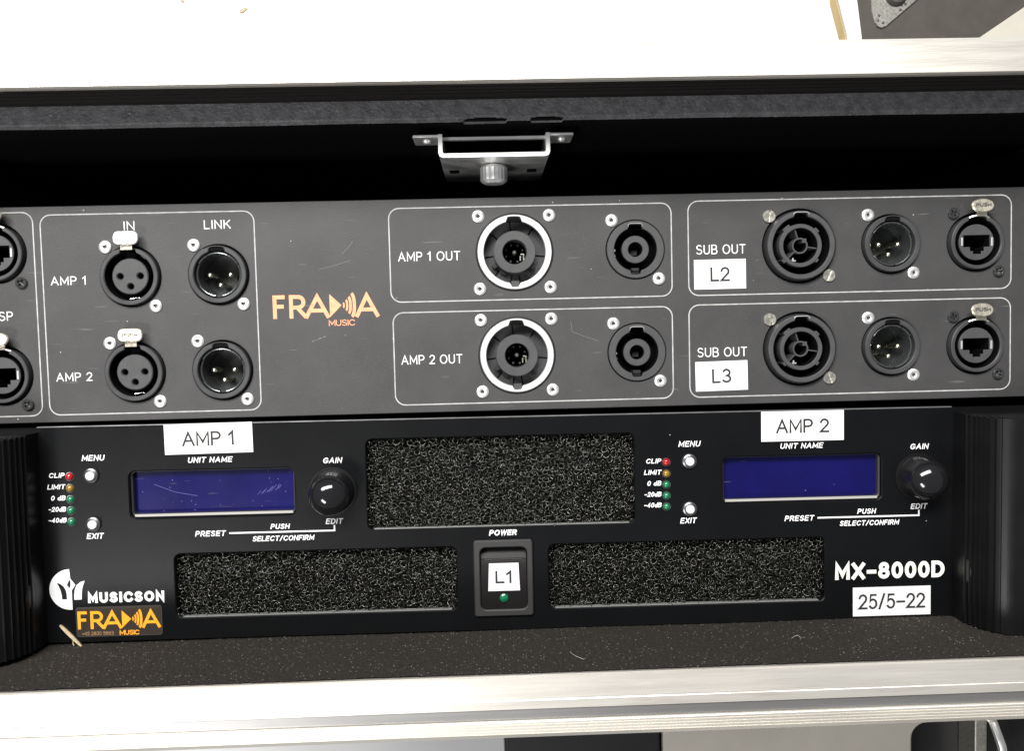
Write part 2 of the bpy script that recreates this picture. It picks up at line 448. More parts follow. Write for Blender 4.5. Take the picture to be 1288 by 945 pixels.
# ------------------------------------------------------------------ the flight case (lies on its back, opening up)
XL, XR = -237.5, 248.5        # inner faces of the side walls
YB, YT = -124.6, 79.2         # inner faces of the lower and the upper wall
case = root('flight_case', (0, 0, -460), 'open silver-edged black rack flight case that holds the connector panel and the amplifier', 'flight case')
CZ = 460                      # case parts are given with z measured from the panel plane
def cbox(name, a, m, **k): 
    mb = MB().box(*a); return mb.obj(name, m, case, (0, 0, CZ), **k)
cbox('wall_panel', (XL - 9, XR + 9, YB - 22, YB - 5, -452, 42.4), M['blackwood'], label='lower plywood wall of the case')
cbox('wall_panel', (XL - 9, XR + 9, YT + .2, YT + 9, -452, 22.5), M['blackwood'], label='upper plywood wall of the case')
cbox('wall_panel', (XL - 22, XL - 9.2, YB - 22, YT + 20, -452, 42.4), M['blackwood'])
cbox('wall_panel', (XR + 9.2, XR + 22, YB - 22, YT + 20, -452, 42.4), M['blackwood'])
cbox('back_panel', (XL - 22, XR + 22, YB - 22, YT + 20, -460, -452.3), M['blackwood'])
# side linings
cbox('foam_lining', (XL - 8.8, XL, YB + .3, YT - .2, -452, 42.2), M['lining'])
cbox('foam_lining', (XR, XR + 8.8, YB + .3, YT - .2, -452, 42.2), M['lining'])
# lower foam lining: a finely grained, slightly uneven sheet
def lining_sheet():
    nx, nz = 700, 90
    xs = np.linspace(XL, XR, nx); zs = np.linspace(-30, 43.6, nz)
    X, Z = np.meshgrid(xs, zs)
    y = YB + RNG.random(X.shape) * .38 + .25 * np.sin(X * .05) * np.sin(Z * .11 + 1)
    pts = np.stack([X, y, Z], -1).reshape(-1, 3) * MM
    idx = np.arange(nx * nz).reshape(nz, nx)
    q = np.stack([idx[:-1, :-1], idx[:-1, 1:], idx[1:, 1:], idx[1:, :-1]], -1).reshape(-1, 4)
    me = bpy.data.meshes.new('foam_lining'); me.from_pydata(pts.tolist(), [], q.tolist())
    finish(me, M['lining'], True, 180)
    return link('foam_lining', me, case, (0, 0, CZ), label='dusty dark foam strip in front of the amplifier')
lining_sheet()
cbox('foam_base', (XL, XR, YB - 4.8, YB - .3, -452, 42.2), M['lining'])

# aluminium edging, bottom: flat, shallow groove, ribbed band, chamfer
def edging_profile_bottom():
    y = YB - .4
    p = [(y, 30), (y, 44.2), (y - .5, 45), (y - 8.6, 45), (y - 8.9, 44.5), (y - 9.3, 44.8), (y - 12.6, 44.5), (y - 12.9, 43.4), (y - 16.8, 43.4), (y - 17.0, 44.6)]
    t = y - 17.3
    for i in range(4):
        p += [(t, 44.8), (t - .55, 44.8), (t - .65, 44.45), (t - 1.0, 44.45)]; t -= 1.1
    p += [(t, 44.8), (t - .2, 44.7), (t - 3.1, 40.9), (t - 3.4, 39.8), (t - 3.6, 8), (t - 2.0, 8), (t - 2.0, 40), (y - 1.6, 43), (y - 1.6, 30)]
    return p
MB().extr_x(edging_profile_bottom(), XL - 26, XR + 26).obj('edging', M['alu'], case, (0, 0, CZ), label='scuffed aluminium edging of the lower rim', ang=20)
MB().box(XL - 26, XR + 26, YB - .4 - 16.65, YB - .4 - 13.05, 43.42, 43.75).obj('groove_shade_strip', M['groove'], case, (0, 0, CZ), label='grey strip painting the shade in the groove of the lower rim')  # grey overlay gives the groove its shade by colour
def edging_profile_top():
    y = 87.6
    p = [(y, 42.0), (y, 44.2), (y + .5, 45), (y + 11.8, 45), (y + 12.6, 44.2), (y + 12.6, 8), (y + 11.2, 8), (y + 11.2, 42.6), (y + 1.4, 42.6), (y + 1.4, 42)]
    return p
MB().extr_x(edging_profile_top(), XL - 26, XR + 26).obj('edging', M['alu'], case, (0, 0, CZ), label='bright aluminium edging of the upper rim', ang=20)
cbox('rim_core', (XL - 24, XR + 24, 90.2, 98.4, -40, 42.2), M['blackwood'])
# ribbed dark inner side of the upper rim, stepping down to the ledge
def seal_profile():
    p = [(90, 41.9)]
    z = 41.8; y = 87.5
    for i, d in enumerate((2.6, 3.4, 3.0, 5.4)):
        p += [(y, z), (y, z - d + .7), (y + .9, z - d + .6), (y + .9, z - d)]; z -= d; y -= .25
    p += [(y, z), (y, 25), (90, 25)]
    return p
MB().extr_x(seal_profile(), XL - 24, XR + 24).obj('rim_seal', M['alu_groove'], case, (0, 0, CZ), ang=20)
# the worn grey ledge
def ledge():
    nx, ny = 900, 30
    xs = np.linspace(XL, XR, nx); ys = np.linspace(78.6, 89.0, ny)
    X, Y = np.meshgrid(xs, ys)
    wob = .10 * np.sin(X * .021 + 1) + .06 * np.sin(X * .093)
    front = (ys[:, None] < 80)
    Yw = Y + np.where(front, wob + .12 * RNG.random(X.shape), 0)
    Z = 26.1 - np.clip((79.7 - Y), 0, 1) * 1.6 + RNG.random(X.shape) * .16
    # two torn slots above the latch
    for a, b in ((-7.4, 8.8), (18.0, 29.7)):
        e_ = np.clip(1 - ((X - (a + b) / 2) / ((b - a) / 2)) ** 2, 0, 1) ** .5; m_ = (Y < 79.0 + 1.1 * e_ + wob) & (e_ > 0); Z = np.where(m_, Z - 3.5, Z)
    pts = np.stack([X, Yw, Z], -1).reshape(-1, 3) * MM
    idx = np.arange(nx * ny).reshape(ny, nx)
    q = np.stack([idx[:-1, :-1], idx[:-1, 1:], idx[1:, 1:], idx[1:, :-1]], -1).reshape(-1, 4)
    me = bpy.data.meshes.new('ledge'); me.from_pydata(pts.tolist(), [], q.tolist())
    finish(me, M['ledge'], True, 180)
    link('ledge', me, case, (0, 0, CZ), label='grey worn ledge with torn slots above the latch')
ledge()
cbox('ledge_core', (XL, XR, YT + .1, 89.8, 22.8, 24.6), M['blackwood'])
# side edgings
for x0, x1 in ((XL - 26, XL - 1), (XR + 1, XR + 26)):
    cbox('edging', (x0, x1, YB - .1, 87.3, 43.0, 44.9, .4), M['alu'])
# rack rails behind the panel ends
for x0, x1 in ((XL + .3, XL + 16), (XR - 16, XR - .3)):
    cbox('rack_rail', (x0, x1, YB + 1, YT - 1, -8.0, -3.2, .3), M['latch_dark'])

# latch bracket: folded steel hat section on the upper wall
def latch():
    x0, x1 = -17.4, 25.4; yt, yb = 75.9, 67.0; zf, zb = 18.0, -34.0; t = 1.6
    pr = [(x0, yb + 1.8), (x0 + .5, yb + .5), (x0 + 1.8, yb), (x1 - 1.8, yb), (x1 - .5, yb + .5), (x1, yb + 1.8), (x1, yt), (x1 - t, yt), (x1 - t, yb + t + .5), (x1 - t - .5, yb + t), (x0 + t + .5, yb + t), (x0 + t, yb + t + .5), (x0 + t, yt), (x0, yt)]
    mb = MB(); n = len(pr)
    v = [(x, y, zf) for x, y in pr] + [(x, y, zb) for x, y in pr]
    f = [(i, (i + 1) % n, n + (i + 1) % n, n + i) for i in range(n)]
    from mathutils.geometry import tessellate_polygon
    tri = tessellate_polygon([[Vector((x, y, 0)) for x, y in pr]])
    f += [tuple(q) for q in tri] + [tuple(n + i for i in q) for q in tri]
    mb.add(v, f)
    mb.box(x0 - 9.8, x0 + .2, yt - 1.1, yt + .1, 4, 17.6, .3).box(x1 - .2, x1 + 9.2, yt - 1.1, yt + .1, 4, 17.6, .3)
    # folded lip seen behind the opening
    mb.box(x0 + t, x1 - t, 74.5, 75.6, 12, 14)
    lo = mb.obj('latch_bracket', M['latch_steel'], case, (0, 0, CZ), ang=40, label='folded steel latch bracket')
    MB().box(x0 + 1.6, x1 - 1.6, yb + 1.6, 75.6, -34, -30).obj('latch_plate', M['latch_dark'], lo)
    # knurled knob hanging below
    mb = MB()
    n = 44; c = (3.7, 0, 0)
    prof = [(0.01, 59.4), (3.9, 59.5), (4.6, 59.9), (5.3, 60.6), (5.35, 65.6), (4.8, 66.5), (2.6, 66.6), (2.6, 67.2)]
    v = []; f = []
    for r, y in prof:
        for i in range(n):
            a = 2 * math.pi * i / n; rr = r * (1 + (.035 if (i % 2 and r > 5) else 0))
            v.append((3.7 + rr * math.cos(a), y, 2.0 + rr * math.sin(a)))
    for j in range(len(prof) - 1):
        for i in range(n): f.append((j * n + i, j * n + (i + 1) % n, (j + 1) * n + (i + 1) % n, (j + 1) * n + i))
    mb.add(v, f); mb.obj('latch_knob', M['silver'], lo, ang=25)
    for x in (-12.5, 19.6):
        MB().box(x - 1.9, x + 1.9, yb - .25, yb - .02, -13, -7).obj('slot', M['void'], lo)
    for x in (-22.2, 30.4):
        MB().lathe([(0.01, yt - 2.4), (1.1, yt - 2.2), (1.7, yt - 1.6), (1.8, yt - 1.1)], 14, (x, 0, 11), 'y').obj('screw', M['silver'], lo)
    MB().box(x0 - 9, x0 + 1.3, yt + .2, YT, -20, 12).obj('spacer', M['blackwood'], lo); MB().box(x1 - 1.3, x1 + 9, yt + .2, YT, -20, 12).obj('spacer', M['blackwood'], lo)
latch()

# ------------------------------------------------------------------ screws and connectors (built once, then copied)
def me_rivet():      # socket head in a bright cup
    return MB().lathe([(.72, -1.4), (.74, .6), (.9, .74), (1.6, .84), (2.2, .72), (2.55, .40), (2.62, 0)], 26).mesh('screw', M['silver'])
def me_rivet_core(): return MB().lathe([(.01, -1.1), (.85, -1.1)], 16).mesh('socket', M['void'])
RIV = me_rivet(); RIVC = me_rivet_core()
def cross_screw(name, R, m, h=.8, slot='cross', depth=.4):
    """pan head with a recessed cross or slot cut in as real geometry"""
    w = R * .15; l = R * .60
    if slot == 'cross':
        hole = [(w, w), (w, l), (-w, l), (-w, w), (-l, w), (-l, -w), (-w, -w), (-w, -l), (w, -l), (w, -w), (l, -w), (l, w)]
    else:
        hole = [(w, R * .84), (-w, R * .84), (-w, -R * .84), (w, -R * .84)]
    me = plate_mesh(name, circ(R, 28), [hole], 0, h, m, bev=h * .2)
    # bottom of the recess
    import bmesh
    bm = bmesh.new(); bm.from_mesh(me)
    vs_ = [bm.verts.new((x * MM, y * MM, .12 * MM)) for x, y in circ(R * .95, 20)]
    bm.faces.new(vs_); bm.to_mesh(me); bm.free()
    return me
BLK = cross_screw('screw', 2.25, M['black_screw'], 1.1)
SLV = cross_screw('screw', 2.6, M['dull'], .7, 'slot')

def add_rivet(parent, x, y, rot=0):
    s = link('screw', RIV, parent, (x, y, 0), (0, 0, rot)); return s
def screws(parent, pts, kind):
    for i, (x, y) in enumerate(pts):
        if kind == 'rivet': link('screw', RIV, parent, (x, y, 0), (random.uniform(-.06, .06), random.uniform(-.06, .06), 0)); link('screw_socket', RIVC, parent, (x, y, 0))
        elif kind == 'black': link('screw', BLK, parent, (x, y, 0), (0, 0, random.uniform(0, 1.5)))
        else: link('screw', SLV, parent, (x, y, 0), (0, 0, random.uniform(-1, 1)))
DPTS = ((-9.5, 12), (9.5, -12))

panel = root('connector_panel', (0, 0, 0), 'matte dark grey panel of audio sockets with orange music logo, above the black amplifier', 'connector panel')
HOLES = []

def arcs_ring(r0, r1, z0, z1, a0, a1, n=24):
    p = [(r0, z0), (r0, z1 - .15), (r0 + .15, z1), (r1 - .15, z1), (r1, z1 - .15), (r1, z0)]
    mb = MB().lathe(p, n, (0, 0, 0), 'z', a0, a1)
    return mb

PROTO = {}
def socket(kind, x, y, label=None):
    """returns the copied connector at x, y"""
    src = PROTO[kind]
    o = src['me']; r = link(src['name'], o, panel, (x, y, 0), label=label)
    for nm, me, loc, rot in src['subs']:
        link(nm, me, r, loc, rot)
    screws(r, src['pts'], src['screw'])
    if src['holes']: HOLES.append((x, y, src['hole']))
    return r
def proto(kind, name, me, subs, pts, screw, hole):
    PROTO[kind] = dict(name=name, me=me, subs=subs, pts=pts, screw=screw, holes=True, hole=hole)

def notch_ring(ri, ro, z0, z1, m, name, notches, bev=.25, n=72):
    """flat ring whose inner rim has real key slots: notches = (angle, width, outer radius)"""
    inner = []
    for i in range(n):
        a = 360 * i / n; r = ri
        for na, w, rr in notches:
            d = (a - na + 180) % 360 - 180
            if abs(math.sin(rad(d)) * rr) < w / 2 and abs(d) < 60: r = rr
        inner.append((r * math.cos(rad(a)), r * math.sin(rad(a))))
    return plate_mesh(name, circ(ro, 56), [inner], z0, z1, m, bev)

def build_protos():
    # --- female three pin socket
    ring = notch_ring(9.7, 11.55, -9, 2.0, M['ring'], 'female_socket', [(90, 6.4, 10.9)], .3)
    hole3 = [circ(1.3, 14, (-4.0, .1)), circ(1.3, 14, (4.0, .1)), circ(1.3, 14, (0, -4.0))]
    ins = plate_mesh('insert', circ(7.2, 48), hole3, -9, .6, M['plastic_grey'], .35)
    back = MB().lathe([(.01, -8.6), (12.0, -8.6)], 32).mesh('cavity', M['void'])
    key = MB().box(-2.0, 2.0, 6.6, 9.9, -9, -1.2, .2).mesh('key', M['void'])
    tab = plate_mesh('latch_tab', rrect(-4.9, 4.9, -2.7, 2.7, 2.1, 5), [], 0, .9, M['tab'], .35)
    tabw = plate_mesh('latch_tab', rrect(-4.9, 4.9, -2.7, 2.7, 2.1, 5), [], 0, .9, M['tab_white'], .35)
    neck = MB().prism([(-2.3, 10.4), (2.3, 10.4), (2.2, 13.2), (-2.2, 13.2)], 2.3, 3.1).mesh('latch_neck', M['tab'])
    spring = MB().tube([(3.6, 8.8, -1.5), (4.6, 8.0, -1.2), (5.4, 7.2, -1.6)], .22).tube([(-1.5, -8.9, -2), (1.5, -8.4, -2.2), (2.4, -8.6, -2.2)], .2).mesh('contact_spring', M['silver'])
    fl_ = MB().lathe([(9.62, -8.5), (9.62, 1.2)], 48).lathe([(7.27, -8.5), (7.27, .1)], 48).mesh('shade_liner', M['void'])  # black sleeves over the groove walls paint in the shade there
    for k, t in (('female_w', tabw), ('female', tab)):
        proto(k, 'female_socket', ring, [('shade_liner', fl_, (0, 0, 0), (0, 0, 0)), ('insert', ins, (0, 0, 0), (0, 0, 0)), ('cavity', back, (0, 0, 0), (0, 0, 0)), ('key', key, (0, 0, 0), (0, 0, 0)),
              ('latch_tab', t, (.2, 15.0, 3.4), (-.10, 0, 0)), ('latch_neck', neck, (0, 0, 0), (0, 0, 0)), ('contact_spring', spring, (0, 0, 0), (0, 0, 0))], DPTS, 'rivet', 12.15)
    # --- male three pin socket
    ring = notch_ring(9.5, 11.5, -13, 2.0, M['ring'], 'male_socket', [(90, 6.8, 11.1)], .3)
    shell = MB()
    for a0, a1 in ((28, 62), (62, 118), (118, 150), (210, 262), (278, 330)):
        shell.lathe([(8.35, .2), (8.45, .9), (8.75, 1.0), (9.05, .8), (9.1, -1.5)], 12, (0, 0, 0), 'z', a0 + 1, a1 - 1)
    shell.lathe([(8.35, -13), (8.35, -.1), (8.6, .15), (9.0, 0), (9.0, -13)], 44)
    shell = shell.mesh('shell', M['gloss'])
    cav = MB().lathe([(.01, -12.2), (5.5, -12.2), (8.34, -11.5)], 40).mesh('cavity', M['cavity'])
    base = MB().lathe([(9.0, -9.0), (12.1, -9.0)], 40).mesh('back_flange', M['void'])
    pin = MB().lathe([(1.15, -12.2), (1.15, -2.6), (.95, -1.9), (.55, -1.5), (.01, -1.4)], 14).mesh('pin', M['gold'])
    slot = MB().box(-3.3, 3.3, 9.3, 11.0, -9, 1.55).mesh('key_slot', M['void'])
    proto('male', 'male_socket', ring, [('shell', shell, (0, 0, 0), (0, 0, 0)), ('cavity', cav, (0, 0, 0), (0, 0, 0)), ('back_flange', base, (0, 0, 0), (0, 0, 0)),
          ('pin', pin, (-4.1, 0, 0), (0, 0, 0)), ('pin', pin, (4.1, 0, 0), (0, 0, 0)), ('pin', pin, (0, -4.1, 0), (0, 0, 0)), ('key_slot', slot, (0, 0, 0), (0, 0, 0))], DPTS, 'rivet', 12.15)
    # --- small round speaker socket
    ring = notch_ring(8.75, 11.7, -9, .9, M['plastic_grey'], 'speaker_socket', [(90, 5.6, 10.3), (270, 3.6, 10.1)], .25)
    tube_ = MB().lathe([(2.95, -9), (2.95, .1), (3.15, .3), (5.35, .3), (5.6, .05), (5.6, -9)], 44).mesh('centre_tube', M['plastic_grey'])
    back = MB().lathe([(.01, -8.6), (12.0, -8.6)], 32).mesh('cavity', M['void'])
    post = MB().box(-1.6, 1.6, -2.2, .3, -8.6, -4.5, .3).mesh('contact_post', M['plastic'])
    glint = MB().tube([(-2.9, 9.2, .7), (-2.8, 10.1, .98), (-2.0, 10.5, 1.0), (2.0, 10.5, 1.0), (2.8, 10.1, .98), (2.9, 9.2, .7)], .18).mesh('notch_glint', M['silver'])  # bright tube in place of the glint on the notch bevel
    con = MB().box(-8.6, -8.2, -3.2, -2.2, -3, .2).box(-8.6, -8.3, -.6, .2, -3, .2).mesh('contact', M['dull'])
    key = MB().box(-1.7, 1.7, -9.9, -7.4, -8, -.6, .3).mesh('key', M['plastic'])
    fl_ = MB().lathe([(8.68, -8.5), (8.68, .3)], 48).lathe([(5.66, -8.5), (5.66, -.3)], 48).lathe([(2.9, -8.5), (2.9, -.3)], 32).mesh('shade_liner', M['void'])  # black sleeves that put the shade of the grooves into colour
    proto('spk', 'speaker_socket', ring, [('shade_liner', fl_, (0, 0, 0), (0, 0, 0)), ('centre_tube', tube_, (0, 0, 0), (0, 0, 0)), ('cavity', back, (0, 0, 0), (0, 0, 0)), ('contact_post', post, (0, 0, 0), (0, 0, 0)),
          ('notch_glint', glint, (0, 0, 0), (0, 0, 0)), ('contact', con, (0, 0, 0), (0, 0, 0)), ('key', key, (0, 0, 0), (0, 0, 0))], DPTS, 'rivet', 12.05)
    # --- large speaker socket with bright ring
    ring = notch_ring(12.55, 15.1, -1, 1.1, M['white_ring'], 'large_speaker_socket', [(90, 5.6, 14.3), (270, 3.6, 14.0)], .25)
    wall = MB().lathe([(14.6, -.9), (12.9, -1.0), (12.9, -5.2)], 48).mesh('socket_wall', M['void'])
    floor_ = MB().lathe([(12.9, -5.2), (8.4, -5.2)], 48).mesh('socket_floor', M['plastic_grey'])
    tube_ = MB().lathe([(4.9, -11), (4.9, .6), (5.1, .85), (8.3, .85), (8.55, .6), (8.55, -11)], 52).mesh('centre_tube', M['plastic_grey'])
    back = MB().lathe([(.01, -10.6), (5.0, -10.6)], 32).mesh('cavity', M['void'])
    post = MB().lathe([(.01, -1.2), (.6, -1.3), (.85, -1.8), (.85, -10.6)], 14).mesh('centre_post', M['plastic_grey'])
    ct = MB()
    for a in (20, 65, 110, 155, 200, 245, 290, 335):
        c, s = math.cos(rad(a)), math.sin(rad(a))
        ct.box(3.6 * c - .35, 3.6 * c + .35, 3.6 * s - .35, 3.6 * s + .35, -10, -5.5)
    ct = ct.mesh('contact', M['plastic_grey'])
    brass = MB().box(2.2, 2.6, -3.2, -1.3, -9, -3.5).box(3.6, 4.0, -3.0, -.4, -9, -3.5).box(2.6, 3.6, -.7, -.3, -9, -4).mesh('contact', M['dull'])
    fins = MB(); gr = MB()
    for a, w, r0 in ((-7, .45, 8.8), (187, .45, 8.8), (228, .5, 9.6), (262, .4, 9.0), (281, .4, 9.0), (52, .5, 9.5), (98, .4, 9), (140, .5, 9)):
        m_ = Matrix.Rotation(rad(a), 4, 'Z'); t = MB().box(r0, 12.8, -w / 2, w / 2, -5.3, -4.9)
        gr.add([tuple(m_ @ Vector(p)) for p in t.v], t.f)
    for a, w, r0, r1, z in ((213, 1.8, 8.7, 10.6, -2.6), (240, 2.4, 8.7, 10.2, -3.6), (303, 1.5, 8.7, 11.2, -3.0), (322, 1.8, 8.7, 10.4, -2.6)):
        m_ = Matrix.Rotation(rad(a), 4, 'Z'); t = MB().box(r0, r1, -w / 2, w / 2, -5.2, z, .15)
        fins.add([tuple(m_ @ Vector(p)) for p in t.v], t.f)
    fins = fins.mesh('rib', M['plastic']); grooves = gr.mesh('groove', M['void'])
    kn = MB().box(-2.7, 2.7, 12.4, 14.2, -1, .75).mesh('key_slot', M['void'])
    kn2 = MB().box(-1.7, 1.7, -13.9, -11.6, -6, .2, .2).mesh('key', M['plastic_grey'])
    shadow_ring = MB().lathe([(15.1, .05), (15.5, .45), (15.9, .05)], 48).mesh('ring_shadow', M['plastic'])  # dark ring painted as the thin shadow around the bright ring
    q = 14.4
    proto('big', 'large_speaker_socket', ring, [('socket_wall', wall, (0, 0, 0), (0, 0, 0)), ('socket_floor', floor_, (0, 0, 0), (0, 0, 0)), ('groove', grooves, (0, 0, 0), (0, 0, 0)), ('centre_tube', tube_, (0, 0, 0), (0, 0, 0)), ('cavity', back, (0, 0, 0), (0, 0, 0)),
          ('centre_post', post, (0, 0, 0), (0, 0, 0)), ('contact', ct, (0, 0, 0), (0, 0, 0)), ('contact', brass, (0, 0, 0), (0, 0, 0)), ('rib', fins, (0, 0, 0), (0, 0, 0)),
          ('key_slot', kn, (0, 0, 0), (0, 0, 0)), ('key', kn2, (0, 0, 0), (0, 0, 0)), ('ring_shadow', shadow_ring, (0, 0, 0), (0, 0, 0))],
          ((-q, q + .3), (q, q + .2), (-q, -q - .2), (q, -q - .1)), 'rivet', 14.9)
    # --- locking round style socket (three spokes)
    ring = notch_ring(11.8, 13.9, -10, 3.0, M['plastic_grey'], 'locking_socket', [(90, 6.2, 13.2)], .35)
    tube_ = MB().lathe([(7.1, -10), (7.1, 1.7), (7.3, 1.9), (8.6, 1.9), (8.85, 1.6), (8.85, -10)], 52)
    for a, w in ((128, 3.4), (42, 2.2), (222, 1.6), (318, 1.6)):
        m_ = Matrix.Rotation(rad(a), 4, 'Z'); t = MB().box(8.5, 9.7, -w / 2, w / 2, -10, 1.6, .15)
        tube_.add([tuple(m_ @ Vector(p)) for p in t.v], t.f)
    tube_ = tube_.mesh('centre_tube', M['plastic_grey'])
    core = MB().lathe([(2.65, -10), (2.65, 1.0), (3.25, 1.0), (3.25, -10)], 32)
    core.box(1.0, 2.7, 1.2, 2.9, -10, .9)
    for a in (106, -10, 226):
        m_ = Matrix.Rotation(rad(a), 4, 'Z'); t = MB().box(3.2, 7.15, -.22, .22, -10, .8)
        core.add([tuple(m_ @ Vector(p)) for p in t.v], t.f)
    core = core.mesh('core', M['plastic_grey'])
    back = MB().lathe([(.01, -9.6), (15.0, -9.6)], 32).mesh('cavity', M['void'])
    glint = MB().tube([(-3.2, 12.0, 2.7), (-3.1, 12.9, 3.05), (-2.2, 13.4, 3.1), (2.2, 13.4, 3.1), (3.1, 12.9, 3.05), (3.2, 12.0, 2.7)], .2).mesh('notch_glint', M['silver'])  # silver tube standing for the glint round this notch
    con = MB().box(-2.9, -1.2, -6.2, -5.7, -5, -.5).box(-2.6, -2.1, -5.8, -4.8, -5, -.5).mesh('contact', M['silver'])
    collar = MB().lathe([(13.9, 2.3), (14.3, 1.2), (14.5, .2), (14.6, -9)], 48).mesh('collar', M['plastic'])
    fl_ = MB().lathe([(11.72, -9.5), (11.72, 2.2)], 48).lathe([(7.03, -9.5), (7.03, 1.3)], 48).lathe([(2.6, -9.5), (2.6, .4)], 32).mesh('shade_liner', M['void'])  # shade between the tubes, painted as black sleeves
    proto('lock', 'locking_socket', ring, [('shade_liner', fl_, (0, 0, 0), (0, 0, 0)), ('centre_tube', tube_, (0, 0, 0), (0, 0, 0)), ('core', core, (0, 0, 0), (0, 0, 0)), ('cavity', back, (0, 0, 0), (0, 0, 0)),
          ('notch_glint', glint, (0, 0, 0), (0, 0, 0)), ('contact', con, (0, 0, 0), (0, 0, 0)), ('collar', collar, (0, 0, 0), (0, 0, 0))],
          ((-12.35, 12.3), (12.3, -12.3)), 'silver', 15.2)
    # --- network socket
    ring = notch_ring(9.5, 11.1, -9, 2.0, M['ring'], 'network_socket', [(90, 7.6, 10.4)], .3)
    rj = [(-5.5, 2.9), (-5.5, -1.9), (-2.7, -1.9), (-2.7, -3.6), (-1.4, -3.6), (-1.4, -4.8), (2.0, -4.8), (2.0, -3.6), (3.2, -3.6), (3.2, -1.9), (5.6, -1.9), (5.6, 2.9)]
    ins = plate_mesh('insert', circ(7.35, 48), [rj], -9, .8, M['plastic_grey'], .15)
    back = MB().lathe([(.01, -8.6), (11.9, -8.6)], 32).mesh('cavity', M['void'])
    con = MB().box(-6.5, -5.75, -1.4, 2.0, -4, 1.0, .1).box(6.0, 6.75, -1.6, 1.9, -4, 1.0, .1).mesh('shield_spring', M['silver'])
    fing = MB()
    for i in range(8): fing.box(-3.9 + i * 1.05, -3.4 + i * 1.05, -1.6, 2.8, -8, -7.2 + .0 * i)
    fing = fing.mesh('contact', M['void'])
    tabm = plate_mesh('latch_tab', [(4.8 * math.cos(t) * (1.0 if abs(math.cos(t)) < .9 else .96), 2.75 * math.sin(t) * (1.12 if math.sin(t) < 0 else 1)) for t in np.linspace(0, 2 * math.pi, 30)[:-1]], [], 0, .9, M['tab'], .4)
    arc = MB().tube([(-4.2, 9.7, 1.4), (-2.6, 10.4, 2.2), (-.6, 10.8, 2.5)], .42).tube([(2.6, 10.6, 2.4), (4.6, 9.8, 1.6)], .42).mesh('latch_spring', M['silver'])
    neck = MB().prism([(-1.5, 10.4), (3.0, 10.4), (3.0, 12.8), (-.6, 12.8)], 2.2, 3.0).mesh('latch_neck', M['tab'])
    rl = [(x * .985, y * .985) for x, y in rj]; nr = len(rl)
    fl_ = MB().lathe([(9.42, -8.5), (9.42, 1.2)], 48).lathe([(7.42, -8.5), (7.42, .1)], 48).add([(x, y, -8.4) for x, y in rl] + [(x, y, .35) for x, y in rl], [(i, (i + 1) % nr, nr + (i + 1) % nr, nr + i) for i in range(nr)]).mesh('shade_liner', M['void'])  # black sleeves paint the shade in the groove and the plug opening
    proto('net', 'network_socket', ring, [('shade_liner', fl_, (0, 0, 0), (0, 0, 0)), ('insert', ins, (0, 0, 0), (0, 0, 0)), ('cavity', back, (0, 0, 0), (0, 0, 0)), ('shield_spring', con, (0, 0, 0), (0, 0, 0)), ('contact', fing, (0, 0, 0), (0, 0, 0)),
          ('latch_tab', tabm, (.6, 14.6, 3.6), (-.12, 0, 0)), ('latch_spring', arc, (0, 0, 0), (0, 0, 0)), ('latch_neck', neck, (0, 0, 0), (0, 0, 0))], DPTS, 'black', 12.0)
build_protos()

socket('female_w', -143.2, 25.8, 'female input socket of amp 1 with bright blank tab')
socket('female', -143.2, -12.8, 'female input socket of amp 2 with engraved tab')
socket('male', -108.1, 25.8); socket('male', -108.1, -12.8)
socket('big', 11.4, 32.2); socket('big', 11.4, -9.8)
socket('spk', 60.7, 32.2); socket('spk', 60.7, -9.8)
socket('lock', 128.2, 32.2); socket('lock', 128.2, -10.0)
socket('male', 166.3, 32.2); socket('male', 166.3, -10.0)
socket('net', 201.8, 32.1); socket('net', 201.8, -10.4)
socket('net', -195.9, 36.2); socket('net', -195.9, -12.8)
socket('net', -226.0, 36.2); socket('net', -226.0, -12.8)
plate('face_plate', rrect(-236.9, 245.7, -32.3, 54.4, .8, 2), [circ(r, 44, (x, y)) for x, y, r in HOLES], -2.6, 0, M['panel'], panel, bev=.25)

# engraved tab lettering
for x, y in ((-143.0, 9.4 - 7.9 - 0.0),):
    pass
def tab_text(x, y, z):
    text('PUSH', panel, x, y, 1.5, .22, M['plastic_grey'], z=z, width=6.2, name='tab_lettering')
tab_text(-143.0, 1.5, 4.45); tab_text(202.4, 46.1, 4.75); tab_text(202.4, 3.6, 4.75)

PL = M['print_line']; PG = M['print_grey']
def fl(x0, x1, y0, y1): frame_line(panel, x0, x1, y0, y1, 4.2, .46, PL)
fl(-236 + 4, -180.9, -29.4, 52.2)
fl(-178.0, -93.2, -29.3, 51.0)
fl(-39.2, 75.6, 13.0, 50.8); fl(-38.7, 75.5, -29.0, 8.7)
fl(82.5, 216.7, 12.9, 51.3); fl(82.4, 216.6, -29.0, 9.0)
kw = dict(cap='round', track=.30)
text('IN', panel, -142.9, 44.2, 3.7, .42, PG, width=4.3, **kw)
text('LINK', panel, -107.9, 44.1, 3.6, .42, PG, width=10.6, **kw)
text('AMP 1', panel, -167.9, 22.9, 3.5, .42, PG, width=14.2, **kw)
text('AMP 2', panel, -167.6, -15.8, 3.5, .42, PG, width=14.4, **kw)
text('DSP', panel, -190.6, 9.2, 3.7, .42, PG, width=9.0, align='r', **kw)
text('AMP 1 OUT', panel, -23.3, 29.4, 3.8, .42, PG, width=25.2, **kw)
text('AMP 2 OUT', panel, -23.4, -12.5, 3.8, .42, PG, width=24.9, **kw)
text('SUB OUT', panel, 95.9, 29.6, 3.9, .42, PG, width=20.4, **kw)
text('SUB OUT', panel, 96.0, -12.5, 3.9, .42, PG, width=20.6, **kw)

